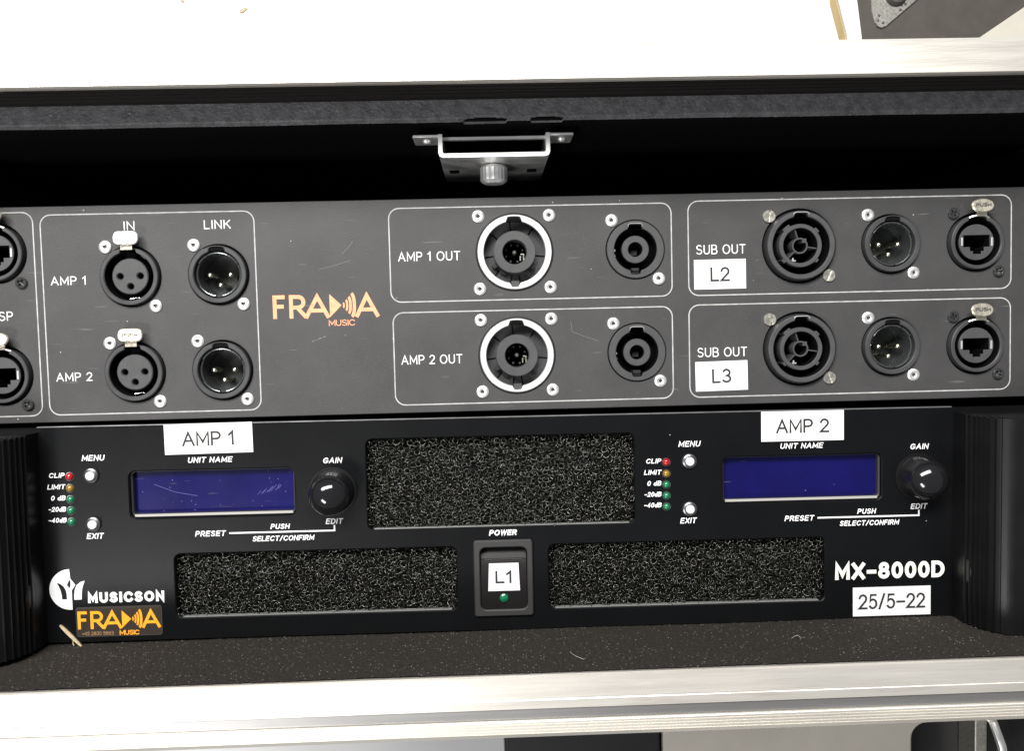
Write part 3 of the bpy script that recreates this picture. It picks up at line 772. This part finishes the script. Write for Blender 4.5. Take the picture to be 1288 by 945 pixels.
def label_sticker(parent, cx, cy, w, h, s, th, tw, thick, rot=0, z=.12, name='label_sticker', dy=0, shearx=0):
    hw, hh = w / 2, h / 2
    mb = MB().prism([(-hw + shearx, hh), (-hw - shearx, -hh), (hw + shearx * .4, -hh), (hw - shearx * 1.5, hh)][::-1], 0, .1) if shearx else MB().prism([(-hw, -hh), (hw, -hh), (hw, hh), (-hw, hh)], 0, .1)
    o = mb.obj(name, M['sticker_white'], parent, (cx, cy, z - .05), (0, 0, rot), label='white label sticker reading %s' % s.replace('_', '-'))
    text(s, o, 0, -th / 2 + dy, th, thick, M['sticker_ink'], z=.13, width=tw, track=.26)
    return o
label_sticker(panel, 95.4, 21.4, 21.4, 12.1, 'L2', 5.9, 8.0, .86, rot=.004)
label_sticker(panel, 95.6, -20.4, 21.7, 12.2, 'L3', 5.9, 8.0, .86, rot=.014)

def music_logo(parent, x, y, k, m, z=.05, name='logo', phone=False):
    """x, y = lower left of the lettering; k scales the 42.6 mm wide mark"""
    mb = MB(); t = 1.55
    def T(pts): return [(px * k, py * k) for px, py in pts]
    H = 9.5
    stroke(mb, T([(4.9, H - t / 2), (t / 2, H - t / 2), (t / 2, 0)]), t * k, 0)
    stroke(mb, T([(t / 2, 4.9), (4.4, 4.9)]), t * k, .01)
    stroke(mb, T([(6.6 + t / 2, 0), (6.6 + t / 2, H - t / 2)] + ell(10.2, 6.55, 2.2, 2.15, 90, -90) + [(6.6 + t / 2, 4.4)]), t * k, .02)
    stroke(mb, T([(9.8, 4.4), (13.4, .3)]), t * k, .03)
    stroke(mb, T([(13.2, 0), (17.9, H - .9), (22.4, 0)]), t * k, .04)
    stroke(mb, T([(15.0, 3.0), (20.8, 3.0)]), t * k, .05)
    mb.add([(px, py, .06) for px, py in T([(22.9, H), (22.9, .2), (27.7, 4.9)])], [(0, 1, 2)])
    for i, (cx, hh) in enumerate(((28.6, 1.0), (29.9, 2.1), (31.2, 3.3), (32.7, 4.7))):
        w = .30 + .10 * i
        pts = T(ell(cx - hh * .22, 4.9, hh * .26, hh, -84, 84, 14))
        stroke(mb, pts, (.62 + .22 * i) * k, .02 + .01 * i)
    stroke(mb, T([(33.6, 0), (37.9, H - .9), (42.4, 0)]), t * k, .07)
    stroke(mb, T([(35.2, 3.0), (40.6, 3.0)]), t * k, .08)
    o = link(name, mb.mesh(name, m, smooth=False, recalc=False), parent, (x, y, z))
    return o
lg = music_logo(panel, -87.0, 7.4, 1.0, M['copper_print'], label if False else .05)
lg['label'] = 'copper coloured music company logo'
text('MUSIC', panel, -59.4, 4.0, 2.5, .34, M['copper_print'], width=10.6, track=.2)

# worn specks and a fine scratch on the panel
mb = MB()
for x0, y0, x1, y1 in ((-71.0, -1.8, -66.0, .3), (-68.0, 27.0, -55.0, 30.4), (-58.5, 33.0, -54.0, 38.0), (34.0, -.5, 33.6, 3.4), (34.2, -.7, 45.0, -4.8)):
    stroke(mb, [(x0, y0), ((x0 + x1) / 2 + .3, (y0 + y1) / 2 - .2), (x1, y1)], .10, 0)
for x, y in ((-71.3, -2.0), (-68.4, -.8), (-66.5, -.4), (-58.2, 0.1), (-39.0, -1.7), (-37.0, 14.8)):
    mb.add([(x + .35 * math.cos(a) * random.uniform(.5, 1), y + .25 * math.sin(a), .01) for a in np.linspace(0, 5.2, 6)], [tuple(range(6))])
o = mb.obj('scratch', mat('scratched_coating', (.22, .2, .19), .5), panel, (0, 0, .04), smooth=False); o['kind'] = 'stuff'

# ------------------------------------------------------------------ amplifier
AX, AY = 4.4, -80.0
amp = root('amplifier', (AX, AY, 0), 'glossy black twin channel amplifier with two blue screens, foam vents and grooved handles', 'amplifier', rot=(0, 0, -.0045))
def A(x, y): return (x - AX, y - AY)
def aloc(x, y, z=0): return (x - AX, y - AY, z)
def ar(x0, x1, y0, y1, r, n=5): return rrect(x0 - AX, x1 - AX, y0 - AY, y1 - AY, r, n)
vents = [(-51.6, 58.8, -80.4, -43.0), (-131.0, -15.6, -115.0, -88.5), (22.6, 138.4, -115.6, -88.6)]
lcds = [(-148.0, -81.1, -73.4, -53.9), (95.6, 162.4, -73.4, -53.9)]
holes = [ar(*v, 2.6) for v in vents] + [ar(*v, 2.6) for v in lcds] + [ar(-6.4, 13.9, -115.4, -88.2, 2.5)]
plate('face_plate', ar(-236.8, 245.6, -124.2, -35.2, .6, 2), holes, -3.2, 0, M['amp'], amp, bev=.45)
# bright strip painting the highlight along the upper edge
MB().box(-184 - AX, 192 - AX, -35.18 - AY, -34.86 - AY, -2.8, -.25).obj('edge_highlight', mat('edge_highlight_metal', (.5, .5, .5), .35, metal=.9, rough_var=.1), amp)
MB().box(-225 - AX, 233 - AX, -122 - AY, -37 - AY, -400, -14).obj('chassis', M['blackwood'], amp)

# ventilation foam: thousands of small open cells
def foam(x0, x1, y0, y1):
    V = []; F = []; base = 0
    S = 9; K = 3
    th = np.linspace(0, 2 * math.pi, S, endpoint=False)
    rings = []
    for layer, (z, sp) in enumerate(((-1.9, 2.75), (-5.0, 2.7))):
        rows = int((y1 - y0) / (sp * .86)) + 2
        for j in range(rows):
            for i in range(int((x1 - x0) / sp) + 2):
                x = x0 + (i + (j % 2) * .5) * sp + RNG.normal(0, .42); y = y0 + j * sp * .86 + RNG.normal(0, .42)
                if x < x0 - .6 or x > x1 + .6 or y < y0 - .6 or y > y1 + .6: continue
                rings.append((x, y, z + RNG.normal(0, .45), RNG.uniform(.85, 1.55), RNG.normal(0, .42), RNG.normal(0, .42), RNG.uniform(.09, .25)))
    for (x, y, z, r, tx, ty, tr) in rings:
        R = np.array(Matrix.Rotation(tx, 3, 'X') @ Matrix.Rotation(ty, 3, 'Y'))
        e = RNG.uniform(.75, 1.0)
        rr = r * (1 + .10 * RNG.standard_normal(S))
        c = np.stack([rr * np.cos(th), rr * e * np.sin(th), .15 * RNG.standard_normal(S)], 1)
        rad_ = np.stack([np.cos(th), np.sin(th), np.zeros(S)], 1)
        trr = tr * (1 + .35 * RNG.standard_normal(S)).clip(.4, 2)
        pts = []
        for k in range(K):
            a = 2 * math.pi * k / K + .5
            pts.append(c + rad_ * (math.cos(a) * trr)[:, None] + np.array([0, 0, 1]) * (math.sin(a) * trr)[:, None])
        P = np.concatenate(pts) @ R.T + np.array([x - AX, y - AY, z])
        V.append(P)
        s = np.arange(S); s2 = (s + 1) % S
        for k in range(K):
            k2 = (k + 1) % K
            F.append(np.stack([k * S + s, k * S + s2, k2 * S + s2, k2 * S + s], 1) + base)
        base += S * K
    V = np.concatenate(V) * MM; F = np.concatenate(F)
    me = bpy.data.meshes.new('vent_foam')
    me.vertices.add(len(V)); me.vertices.foreach_set('co', V.ravel())
    me.loops.add(F.size); me.loops.foreach_set('vertex_index', F.ravel().astype(np.int32))
    me.polygons.add(len(F)); me.polygons.foreach_set('loop_start', np.arange(0, F.size, 4, dtype=np.int32))
    me.update(calc_edges=True); me.validate()
    finish(me, M['foam_strut'], True, 180)
    o = link('vent_foam', me, amp); o['kind'] = 'stuff'
    MB().box(x0 - 2 - AX, x1 + 2 - AX, y0 - 2 - AY, y1 + 2 - AY, -9, -6.4).obj('vent_backing', M['void'], amp)
for v in vents: foam(*v)

# screens
for i, (x0, x1, y0, y1) in enumerate(lcds):
    s = MB().box(x0 - 1 - AX, x1 + 1 - AX, y0 - 1 - AY, y1 + 1 - AY, -5.4, -2.9 - 1.0).obj('screen', M['lcd'], amp, label='unlit blue screen of channel %d' % (i + 1))
    mb = MB()
    rim = plate('screen_rim', ar(x0 - .1, x1 + .1, y0 - .1, y1 + .1, 2.6), [ar(x0 + .8, x1 - .8, y0 + 1.5, y1 - .5, 1.2)], -3.8, -1.3, M['switch_frame'], amp, bev=.5)
    MB().box(x0 + 1.2 - AX, x1 - 1.2 - AX, y0 + .45 - AY, y0 + 1.5 - AY, -1.9, -1.28, .1).obj('lit_lower_lip', M['lip'], amp)  # paler strip: light caught by the clear lower edge, put into colour
for (x0, x1, y0, y1) in vents:
    MB().box(x0 + 2.4 - AX, x1 - 2.4 - AX, y0 - .02 - AY, y0 + .22 - AY, -2.8, -.46).obj('vent_lip', M['lip_dim'], amp)  # pale strip along the lower edge of each vent
# dust and smears on the left screen
mb = MB()
stroke(mb, [aloc(-139.5, -60.0)[:2], aloc(-131.0, -63.5)[:2], aloc(-122.0, -65.2)[:2]], .12, 0)
for k in range(9):
    x = -97.0 + k * 1.1 + random.uniform(-.4, .4); stroke(mb, [aloc(x, -65.5 + k * .3)[:2], aloc(x + random.uniform(1, 2.6), -63.4 + k * .3 + random.uniform(-.6, .8))[:2]], .09, .002 * k)
for k in range(26):
    x, y = aloc(random.uniform(-146, -83), random.uniform(-71.5, -55.5))[:2]; r = random.uniform(.08, .22)
    mb.add([(x + r * math.cos(a), y + r * math.sin(a), .03) for a in np.linspace(0, 5, 5)], [tuple(range(5))])
o = mb.obj('screen_dust', mat('screen_dust', (.12, .12, .36), .5), amp, (0, 0, -3.85), smooth=False); o['kind'] = 'stuff'

# rocker switch
sf = plate('power_switch', ar(-8.5, 15.9, -117.8, -85.9, 1.2, 3), [ar(-5.9, 13.5, -115.0, -88.9, 2.4)], -.2, 1.6, M['switch_frame'], amp, bev=.45)
rk = MB().extr_x([(-115.0 - AY, -6), (-115.0 - AY, .6), (-110 - AY, 1.0), (-96.5 - AY, .2), (-94.6 - AY, -.4), (-94.0 - AY, -1.0), (-89.0 - AY, -3.4), (-89.0 - AY, -6)], -5.6 - AX, 13.2 - AX).obj('rocker', M['rocker'], sf, (0, 0, 0), ang=15)
MB().tube([aloc(-4.0, -94.3, -.25), aloc(11.4, -94.3, -.25)], .22).obj('rocker_ridge', M['switch_frame'], sf)
MB().lathe([(.01, 1.9), (.9, 1.75), (1.7, 1.25), (1.95, .6), (1.95, -.5)], 22).obj('indicator_lens', M['led_green'], sf, aloc(3.7, -110.2, .1))
st = label_sticker(sf, *A(3.9, -101.4), 12.8, 11.6, 'L1', 5.3, 7.2, .84, rot=.0, z=1.0, shearx=.25)

# buttons, leds, knobs for both channels
BUT = MB().lathe([(.01, 1.9), (1.5, 1.85), (1.8, 1.6), (1.85, 0)], 24).mesh('button_cap', M['button'])
BEZ = MB().lathe([(1.95, -.5), (2.0, 1.0), (2.3, 1.3), (2.95, 1.0), (3.2, 0)], 26).mesh('push_button', M['bezel'])
LEDR, LEDA, LEDG = [MB().lathe([(.01, 1.5), (.7, 1.38), (1.25, 1.0), (1.5, .4), (1.5, -.4)], 18).mesh('level_light', M[c]) for c in ('led_red', 'led_amber', 'led_green')]
LEDB = MB().lathe([(1.5, -.2), (1.55, .25), (1.78, .3), (1.95, 0)], 18).mesh('light_collar', M['bezel'])
KB = MB().lathe([(.01, .6), (9.4, .6), (9.9, .5), (10.1, 0)], 48).mesh('gain_knob', M['handle'])
def knob_body():
    n = 72; mb = MB(); v = []; f = []
    prof = [(8.9, .7), (8.9, 2.0), (8.4, 2.6), (8.25, 8.8), (8.1, 9.4)] + [(9.4 * math.sin(rad(a)), 4.7 + 9.4 * math.cos(rad(a))) for a in (57, 51, 45, 39, 33, 27, 21, 15, 9, 4, .1)]
    for r, z in prof:
        for i in range(n):
            a = 2 * math.pi * i / n; v.append((r * math.cos(a), r * math.sin(a), z))
    for j in range(len(prof) - 1):
        for i in range(n): f.append((j * n + i, j * n + (i + 1) % n, (j + 1) * n + (i + 1) % n, (j + 1) * n + i))
    return mb.add(v, f).mesh('knob_body', M['knob'], ang=50)
KN = knob_body()
KM = MB().box(3.4, 6.0, -.18, .18, 12.4, 13.1).mesh('pointer_mark', M['plastic_grey'])
PW = M['print_white']
it = dict(shear=.22, track=.36)
for ch, dx in (('left', 0), ('right', 243.6)):
    bx = -162.9 + dx + (.9 if dx else 0)
    for y in (-55.1, -75.1):
        b = link('push_button', BEZ, amp, aloc(bx, y)); link('button_cap', BUT, b)
    lx = -171.6 + dx
    for y, me_ in ((-55.3, LEDR), (-60.1, LEDA), (-64.7, LEDG), (-69.3, LEDG), (-73.9, LEDG)):
        l_ = link('level_light', me_, amp, aloc(lx, y)); link('light_collar', LEDB, l_)
    kx = -65.6 + dx
    k_ = link('gain_knob', KB, amp, aloc(kx, -64.0)); link('knob_body', KN, k_)
    text('MENU', amp, *A(bx + 1.0 if not dx else bx + .2, -49.1), 2.35, .40, PW, width=8.9, z=.05, **it)
    text('EXIT', amp, *A(bx + .4 if not dx else bx - .5, -81.2), 2.35, .40, PW, width=6.6, z=.05, **it)
    text('UNIT NAME', amp, *A(-115.0 + dx + .1, -50.9), 2.25, .39, PW, width=17.8, z=.05, **it)
    text('GAIN', amp, *A(-65.3 + dx, -52.4), 2.3, .40, PW, width=7.6, z=.05, **it)
    text('EDIT', amp, *A(-65.3 + dx, -77.6), 2.3, .40, PW, width=6.8, z=.05, **it)
    text('PUSH', amp, *A(-87.5 + dx, -79.1), 2.15, .38, PW, width=7.6, z=.05, **it)
    text('SELECT/CONFIRM', amp, *A(-86.3 + dx, -84.0), 2.15, .38, PW, width=25.0, z=.05, **it)
    text('PRESET', amp, *A(-115.9 + dx, -81.4), 2.3, .40, PW, width=12.2, z=.05, **it)
    mb = MB(); stroke(mb, [A(-108.3 + dx, -80.3), A(-65.4 + dx, -80.3), A(-65.4 + dx, -78.0)], .62, 0)
    mb.obj('printed_line', PW, amp, (0, 0, .05), smooth=False)
    for s, y in (('CLIP', -55.0), ('LIMIT', -59.7), ('0 dB', -64.3), ('-20dB', -68.9), ('-40dB', -73.4)):
        w = {'CLIP': 6.2, 'LIMIT': 7.0, '0 dB': 5.8, '-20dB': 7.0, '-40dB': 7.2}[s]
        text(s, amp, *A(lx - 2.1, y - .75), 2.0, .37, PW, width=w, z=.05, align='r', **it)
text('POWER', amp, *A(3.9, -84.2), 2.35, .5, PW, width=11.3, z=.05, **it)
text('MX-8000D', amp, *A(166.0, -106.9), 7.1, 1.6, M['print_cream'], width=46.6, z=.05, track=.40, name='model_lettering')
text('MUSICSON', amp, *A(-151.2, -107.8), 4.4, 1.15, PW, width=31.0, z=.05, track=.50, name='maker_lettering')
label_sticker(amp, *A(-115.2, -41.0), 35.6, 12.4, 'AMP 1', 5.9, 21.4, .86, rot=.01, z=.15)
label_sticker(amp, *A(129.0, -41.5), 34.6, 12.5, 'AMP 2', 5.9, 22.2, .86, rot=.0, z=.15)
label_sticker(amp, *A(166.8, -116.5), 33.1, 12.3, '25/5_22', 6.5, 28.4, .88, rot=.002, z=.15)

# maker's emblem: half disc with leaf shaped cut-outs, and a separate leaf
def emblem():
    k = .0495; ox, oy = -173.6, -101.9
    def Q(pts): return [((px - 315) * k + ox - AX, (292 - py) * k + oy - AY) for px, py in pts]
    outer = [(312, 122)] + [(315 + 170 * math.cos(rad(a)), 292 - 170 * math.sin(rad(a))) for a in range(97, 268, 6)] + [(326, 462), (326, 300), (357, 256), (318, 200)]
    leaf = [(205, 232), (222, 262), (236, 300), (243, 340), (245, 375), (285, 375), (284, 330), (278, 296), (262, 266), (236, 244)]
    dia = [(311, 204), (300, 228), (288, 255), (311, 284), (319, 262), (320, 230)]
    right = [(435, 222), (400, 232), (368, 258), (352, 295), (345, 340), (344, 379), (404, 379), (406, 330), (412, 285), (424, 250)]
    e = plate('emblem', Q(outer), [Q(leaf), Q(dia)], .0, .06, PW, amp)
    plate('emblem_leaf', Q(right), [], .0, .06, PW, e)
emblem()
# orange logo sticker
sk = plate('logo_sticker', ar(-171.9, -136.9, -121.9, -109.4, 1.2, 4), [], .03, .14, M['sticker_dark'], amp, bev=.04, label='small dark sticker with orange logo and phone number')
mb = MB(); stroke(mb, (lambda p: p + [p[0]])(ar(-171.7, -137.1, -121.7, -109.6, 1.1, 4)), .14, 0)
mb.obj('sticker_border', M['plastic_grey'], sk, (0, 0, .16), smooth=False)
music_logo(sk, *A(-171.2, -118.6), .785, M['orange_print'], z=.17)
text('MUSIC', sk, *A(-150.4, -121.4), 2.0, .36, M['orange_print'], width=8.0, z=.17, track=.2)
text('+45 2830 5663', sk, *A(-163.2, -121.2), 1.5, .18, M['dim_print'], width=12.8, z=.17, track=.2)

# handles: grooved black extrusions
def handle(side):
    # inner base line at x; grows outwards
    xb = -183.7 if side < 0 else 192.5
    P = []
    # arc from (0,5) to (12,25), then a gentle slope outwards
    crv = [(0, 0), (0, 5)] + [(12.5 * (1 - math.cos(rad(a))), 5 + 20.5 * math.sin(rad(a))) for a in range(6, 85, 4)] + [(16, 26.2), (24, 26.6), (34, 26.2), (44, 24)]
    # resample
    pts = [crv[0]]
    for a, b in zip(crv, crv[1:]):
        L_ = math.dist(a, b); n = max(1, int(L_ / .3))
        for i in range(1, n + 1): pts.append((a[0] + (b[0] - a[0]) * i / n, a[1] + (b[1] - a[1]) * i / n))
    s = 0; out = []; prev = pts[0]
    for i, p in enumerate(pts):
        s += math.dist(prev, p); prev = p
        a = pts[max(0, i - 1)]; b = pts[min(len(pts) - 1, i + 1)]
        t = Vector((b[0] - a[0], b[1] - a[1])).normalized(); nrm = Vector((-t.y, t.x))
        if nrm.x > 0 and p[0] < 5: nrm = -nrm
        h = 0
        if 9.5 < s < 24.5:
            ph = ((s - 9.5) / 2.5) % 1; h = .75 if ph < .2 else -.35
        elif 33 < s < 46:
            ph = ((s - 33) / 2.5) % 1; h = .75 if ph < .2 else -.35
        out.append((p[0] + nrm.x * h, p[1] + (abs(nrm.y)) * h))
    out += [(44, 0)]
    prof = [((xb + side * x) - AX, z) for x, z in out]
    if side < 0: prof = prof[::-1]
    mb = MB(); n = len(prof)
    y0, y1 = -123.8 - AY, -37.0 - AY
    # slight chamfer at both ends
    rows = [(y0, .88), (y0 + .8, 1.0), (y1 - .8, 1.0), (y1, .88)]
    v = []
    for y, k in rows: v += [(x, y, z * k) for x, z in prof]
    f = []
    for r_ in range(3):
        for i in range(n): f.append((r_ * n + i, r_ * n + (i + 1) % n, (r_ + 1) * n + (i + 1) % n, (r_ + 1) * n + i))
    from mathutils.geometry import tessellate_polygon
    tri = tessellate_polygon([[Vector((x, z, 0)) for x, z in prof]])
    f += [tuple(t) for t in tri] + [tuple(3 * n + i for i in t) for t in tri]
    mb.add(v, f)
    h_ = mb.obj('handle', M['handle'], amp, ang=25)
    # round plug on the inner flank
    px = xb - AX - side * .0
    pm = MB().lathe([(.01, -side * .5), (5.2, -side * .45), (5.8, -side * .1), (5.9, 0)], 28, (px + side * .6, -101.5 - AY, 7.0), 'x')
    pm.obj('handle_plug', M['plastic'], h_)
handle(-1); handle(1)

# ------------------------------------------------------------------ small loose things
def splinter():
    mb = MB()
    a, b = Vector((0, 0, 0)), Vector((8.2, -9.0, 0))
    d = (b - a).normalized(); n_ = Vector((-d.y, d.x, 0))
    row = []
    for t, w in ((0, .2), (.12, .5), (.4, .62), (.65, .55), (.85, .45), (1.0, .2)):
        c = a.lerp(b, t); row.append((c - n_ * w, c + n_ * w))
    v = []
    for l, r in row: v += [tuple(l), tuple(r), (r.x, r.y, .7), (l.x, l.y, .8)]
    f = []
    for i in range(len(row) - 1):
        for k in range(4): f.append((4 * i + k, 4 * i + (k + 1) % 4, 4 * i + 4 + (k + 1) % 4, 4 * i + 4 + k))
    f += [(0, 1, 2, 3), (20, 23, 22, 21)]
    mb.add(v, f)
    mb.tube([(5.2, -6.0, .5), (4.9, -7.6, .6), (5.3, -8.6, .6)], .22, 5)
    o = mb.obj('wood_splinter', M['wood'], None, (-178.3, -115.6, .25), ang=20)
    o['label'] = 'pale wood splinter lying across the lower left corner of the orange logo sticker'; o['category'] = 'splinter'
splinter()
o = MB().tube([(28.2, -123.6, 27), (28.6, -123.3, 30), (30.0, -123.2, 33), (32.6, -123.5, 35.5)], .09, 5).obj('lint_hair', M['hair'])
o['label'] = 'long pale hair curled on the foam in front of the switch'; o['category'] = 'hair'
o = MB().tube([(116.6, -124.0, 20.5), (117.2, -122.8, 21.5), (118.4, -122.2, 22), (119.3, -122.8, 22.4), (119.6, -124.0, 22)], .09, 5).obj('lint_hair', M['hair'])
o['label'] = 'small looped pale hair on the foam below the date sticker'; o['category'] = 'hair'
mb = MB()
for k in range(170):
    x = random.uniform(-180, 200); z = random.uniform(2, 42); r = random.uniform(.06, .2); y = YB + .55
    mb.add([(x - r, y, z - r * .6), (x + r, y + .1, z - r * .4), (x + r * .6, y + .15, z + r), (x - r * .5, y, z + r * .7)], [(0, 1, 2, 3)])
o = mb.obj('dust_flecks', M['hair'], None, smooth=False); o['kind'] = 'stuff'; o['label'] = 'pale dust flecks scattered over the dark foam strip'; o['category'] = 'dust'

# ------------------------------------------------------------------ things around the case
# the lid of another case lies on the floor up on the right
KS = (341.5 + 446) / 541.5
bc = root('case_lid', (400, 330, -460), 'dark grey case lid with pale edging and riveted corner plate on the white floor', 'case lid')
def SP(pts): return [(x * KS - 400, y * KS - 330) for x, y in pts]
MB().prism(SP([(246, 160), (244.8, 184.0), (241.9, 207.1), (228, 330), (520, 330), (356.0, 204.9), (320.5, 182.0), (290, 162)])[::-1], 0, 14).obj('panel', M['laminate'], bc, ang=10)
edge = [(235.4, 184.1), (229.6, 207.2), (215, 330), (227.8, 330), (241.7, 207.1), (244.6, 184.0), (245.8, 160), (236.4, 160)]
MB().prism(SP(edge), 0, 14.8).obj('edging', M['floor'], bc, ang=10, label='left white metal edging')
e2 = [(234.6, 184.1), (228.4, 207.2), (213.4, 330), (214.8, 330), (229.4, 207.2), (235.2, 184.1), (236.2, 160), (235.4, 160)]
MB().prism(SP(e2), 0, 13.0).obj('side_shade_strip', M['shade_tan'], bc, ang=10)  # tan strip painting the shaded side of the lid
edge = [(290.4, 162), (320.8, 181.9), (356.3, 204.8), (520.3, 329.8), (560, 330), (420, 215), (330, 158)]
MB().prism(SP(edge), 0, 14.8).obj('edging', M['pale'], bc, ang=10, label='right beige edging')
cp = [(250.2, 215.0), (251.0, 200.0), (252.6, 193.2), (254.4, 190.2), (257.4, 189.0), (260.6, 190.3), (282.0, 207.8), (292, 216)]
cpl = plate('corner_plate', SP(cp)[::-1], [], 14, 16.0, M['dull'], bc, bev=.6)
bx_, by_ = SP([(266.5, 209.5)])[0]
MB().lathe([(.01, 6), (4, 5.8), (8.0, 4.6), (10.2, 1.6), (10.6, 0)], 28, (bx_, by_, 16)).obj('plate_boss', M['latch_dark'], cpl)
for x, y in SP([(255.6, 197.0), (254.8, 193.8), (258.2, 192.4), (270.2, 203.3), (272.8, 203.9), (269.4, 200.3)]):
    MB().lathe([(.01, .9), (.9, .75), (1.3, .2), (1.4, 0)], 12, (x, y, 16)).obj('rivet', M['latch_dark'], cpl)
# wood chips on the floor, upper left
for k, (x, y, r_) in enumerate(((-277, 316, 2.0), (-221, 305, .5))):
    o = MB().prism([(-3.5, -.8), (0, -1.6), (4.5, -.5), (3.5, 1.2), (-2, 1.4)], 0, 1.2).obj('wood_chip', M['wood'], None, (x, y, -459.9), (0, 0, r_))
    o['label'] = ('larger tan wood chip at the top edge of the white floor', 'small tan wood chip right of the larger one on the white floor')[k]; o['category'] = 'wood chip'

# things below the lower rim
t = root('black_trunk', (48, -300, -460), 'black flat topped trunk poking out below the middle of the lower rim', 'trunk')
MB().box(-43.6, 43.5, -90, 74, 0, 340, 1.5).obj('body', M['black_plastic'], t)
MB().box(-44.6, 44.5, -90.8, 74.8, 318, 326, .6).obj('lid_seam', M['handle'], t)
t2 = root('equipment_case', (200, -300, -460), 'pale topped equipment case with black handle recess at the lower right', 'equipment case')
def rec():
    outer = [(-106.5, -120), (200, -120), (200, 75), (-106.5, 75)]
    hole = rrect(37, 150, -90, 69.5, 9, 6)
    plate('lid', outer[::1], [hole], 0, 340, M['pale'], t2, bev=1.0)
    rs = MB().box(37, 150, -90, 69.5, 300, 312).obj('handle_recess', M['black_plastic'], t2)
    MB().tube([(88, 68, 318), (88, 66, 334), (88.8, 55, 341), (91.5, 40, 341), (94, 10, 338)], 2.4, 10).obj('bail_handle', M['silver'], t2)
    MB().box(80, 87, 20, 69, 312, 330, .5).obj('hinge_plate', M['dull'], t2)
rec()
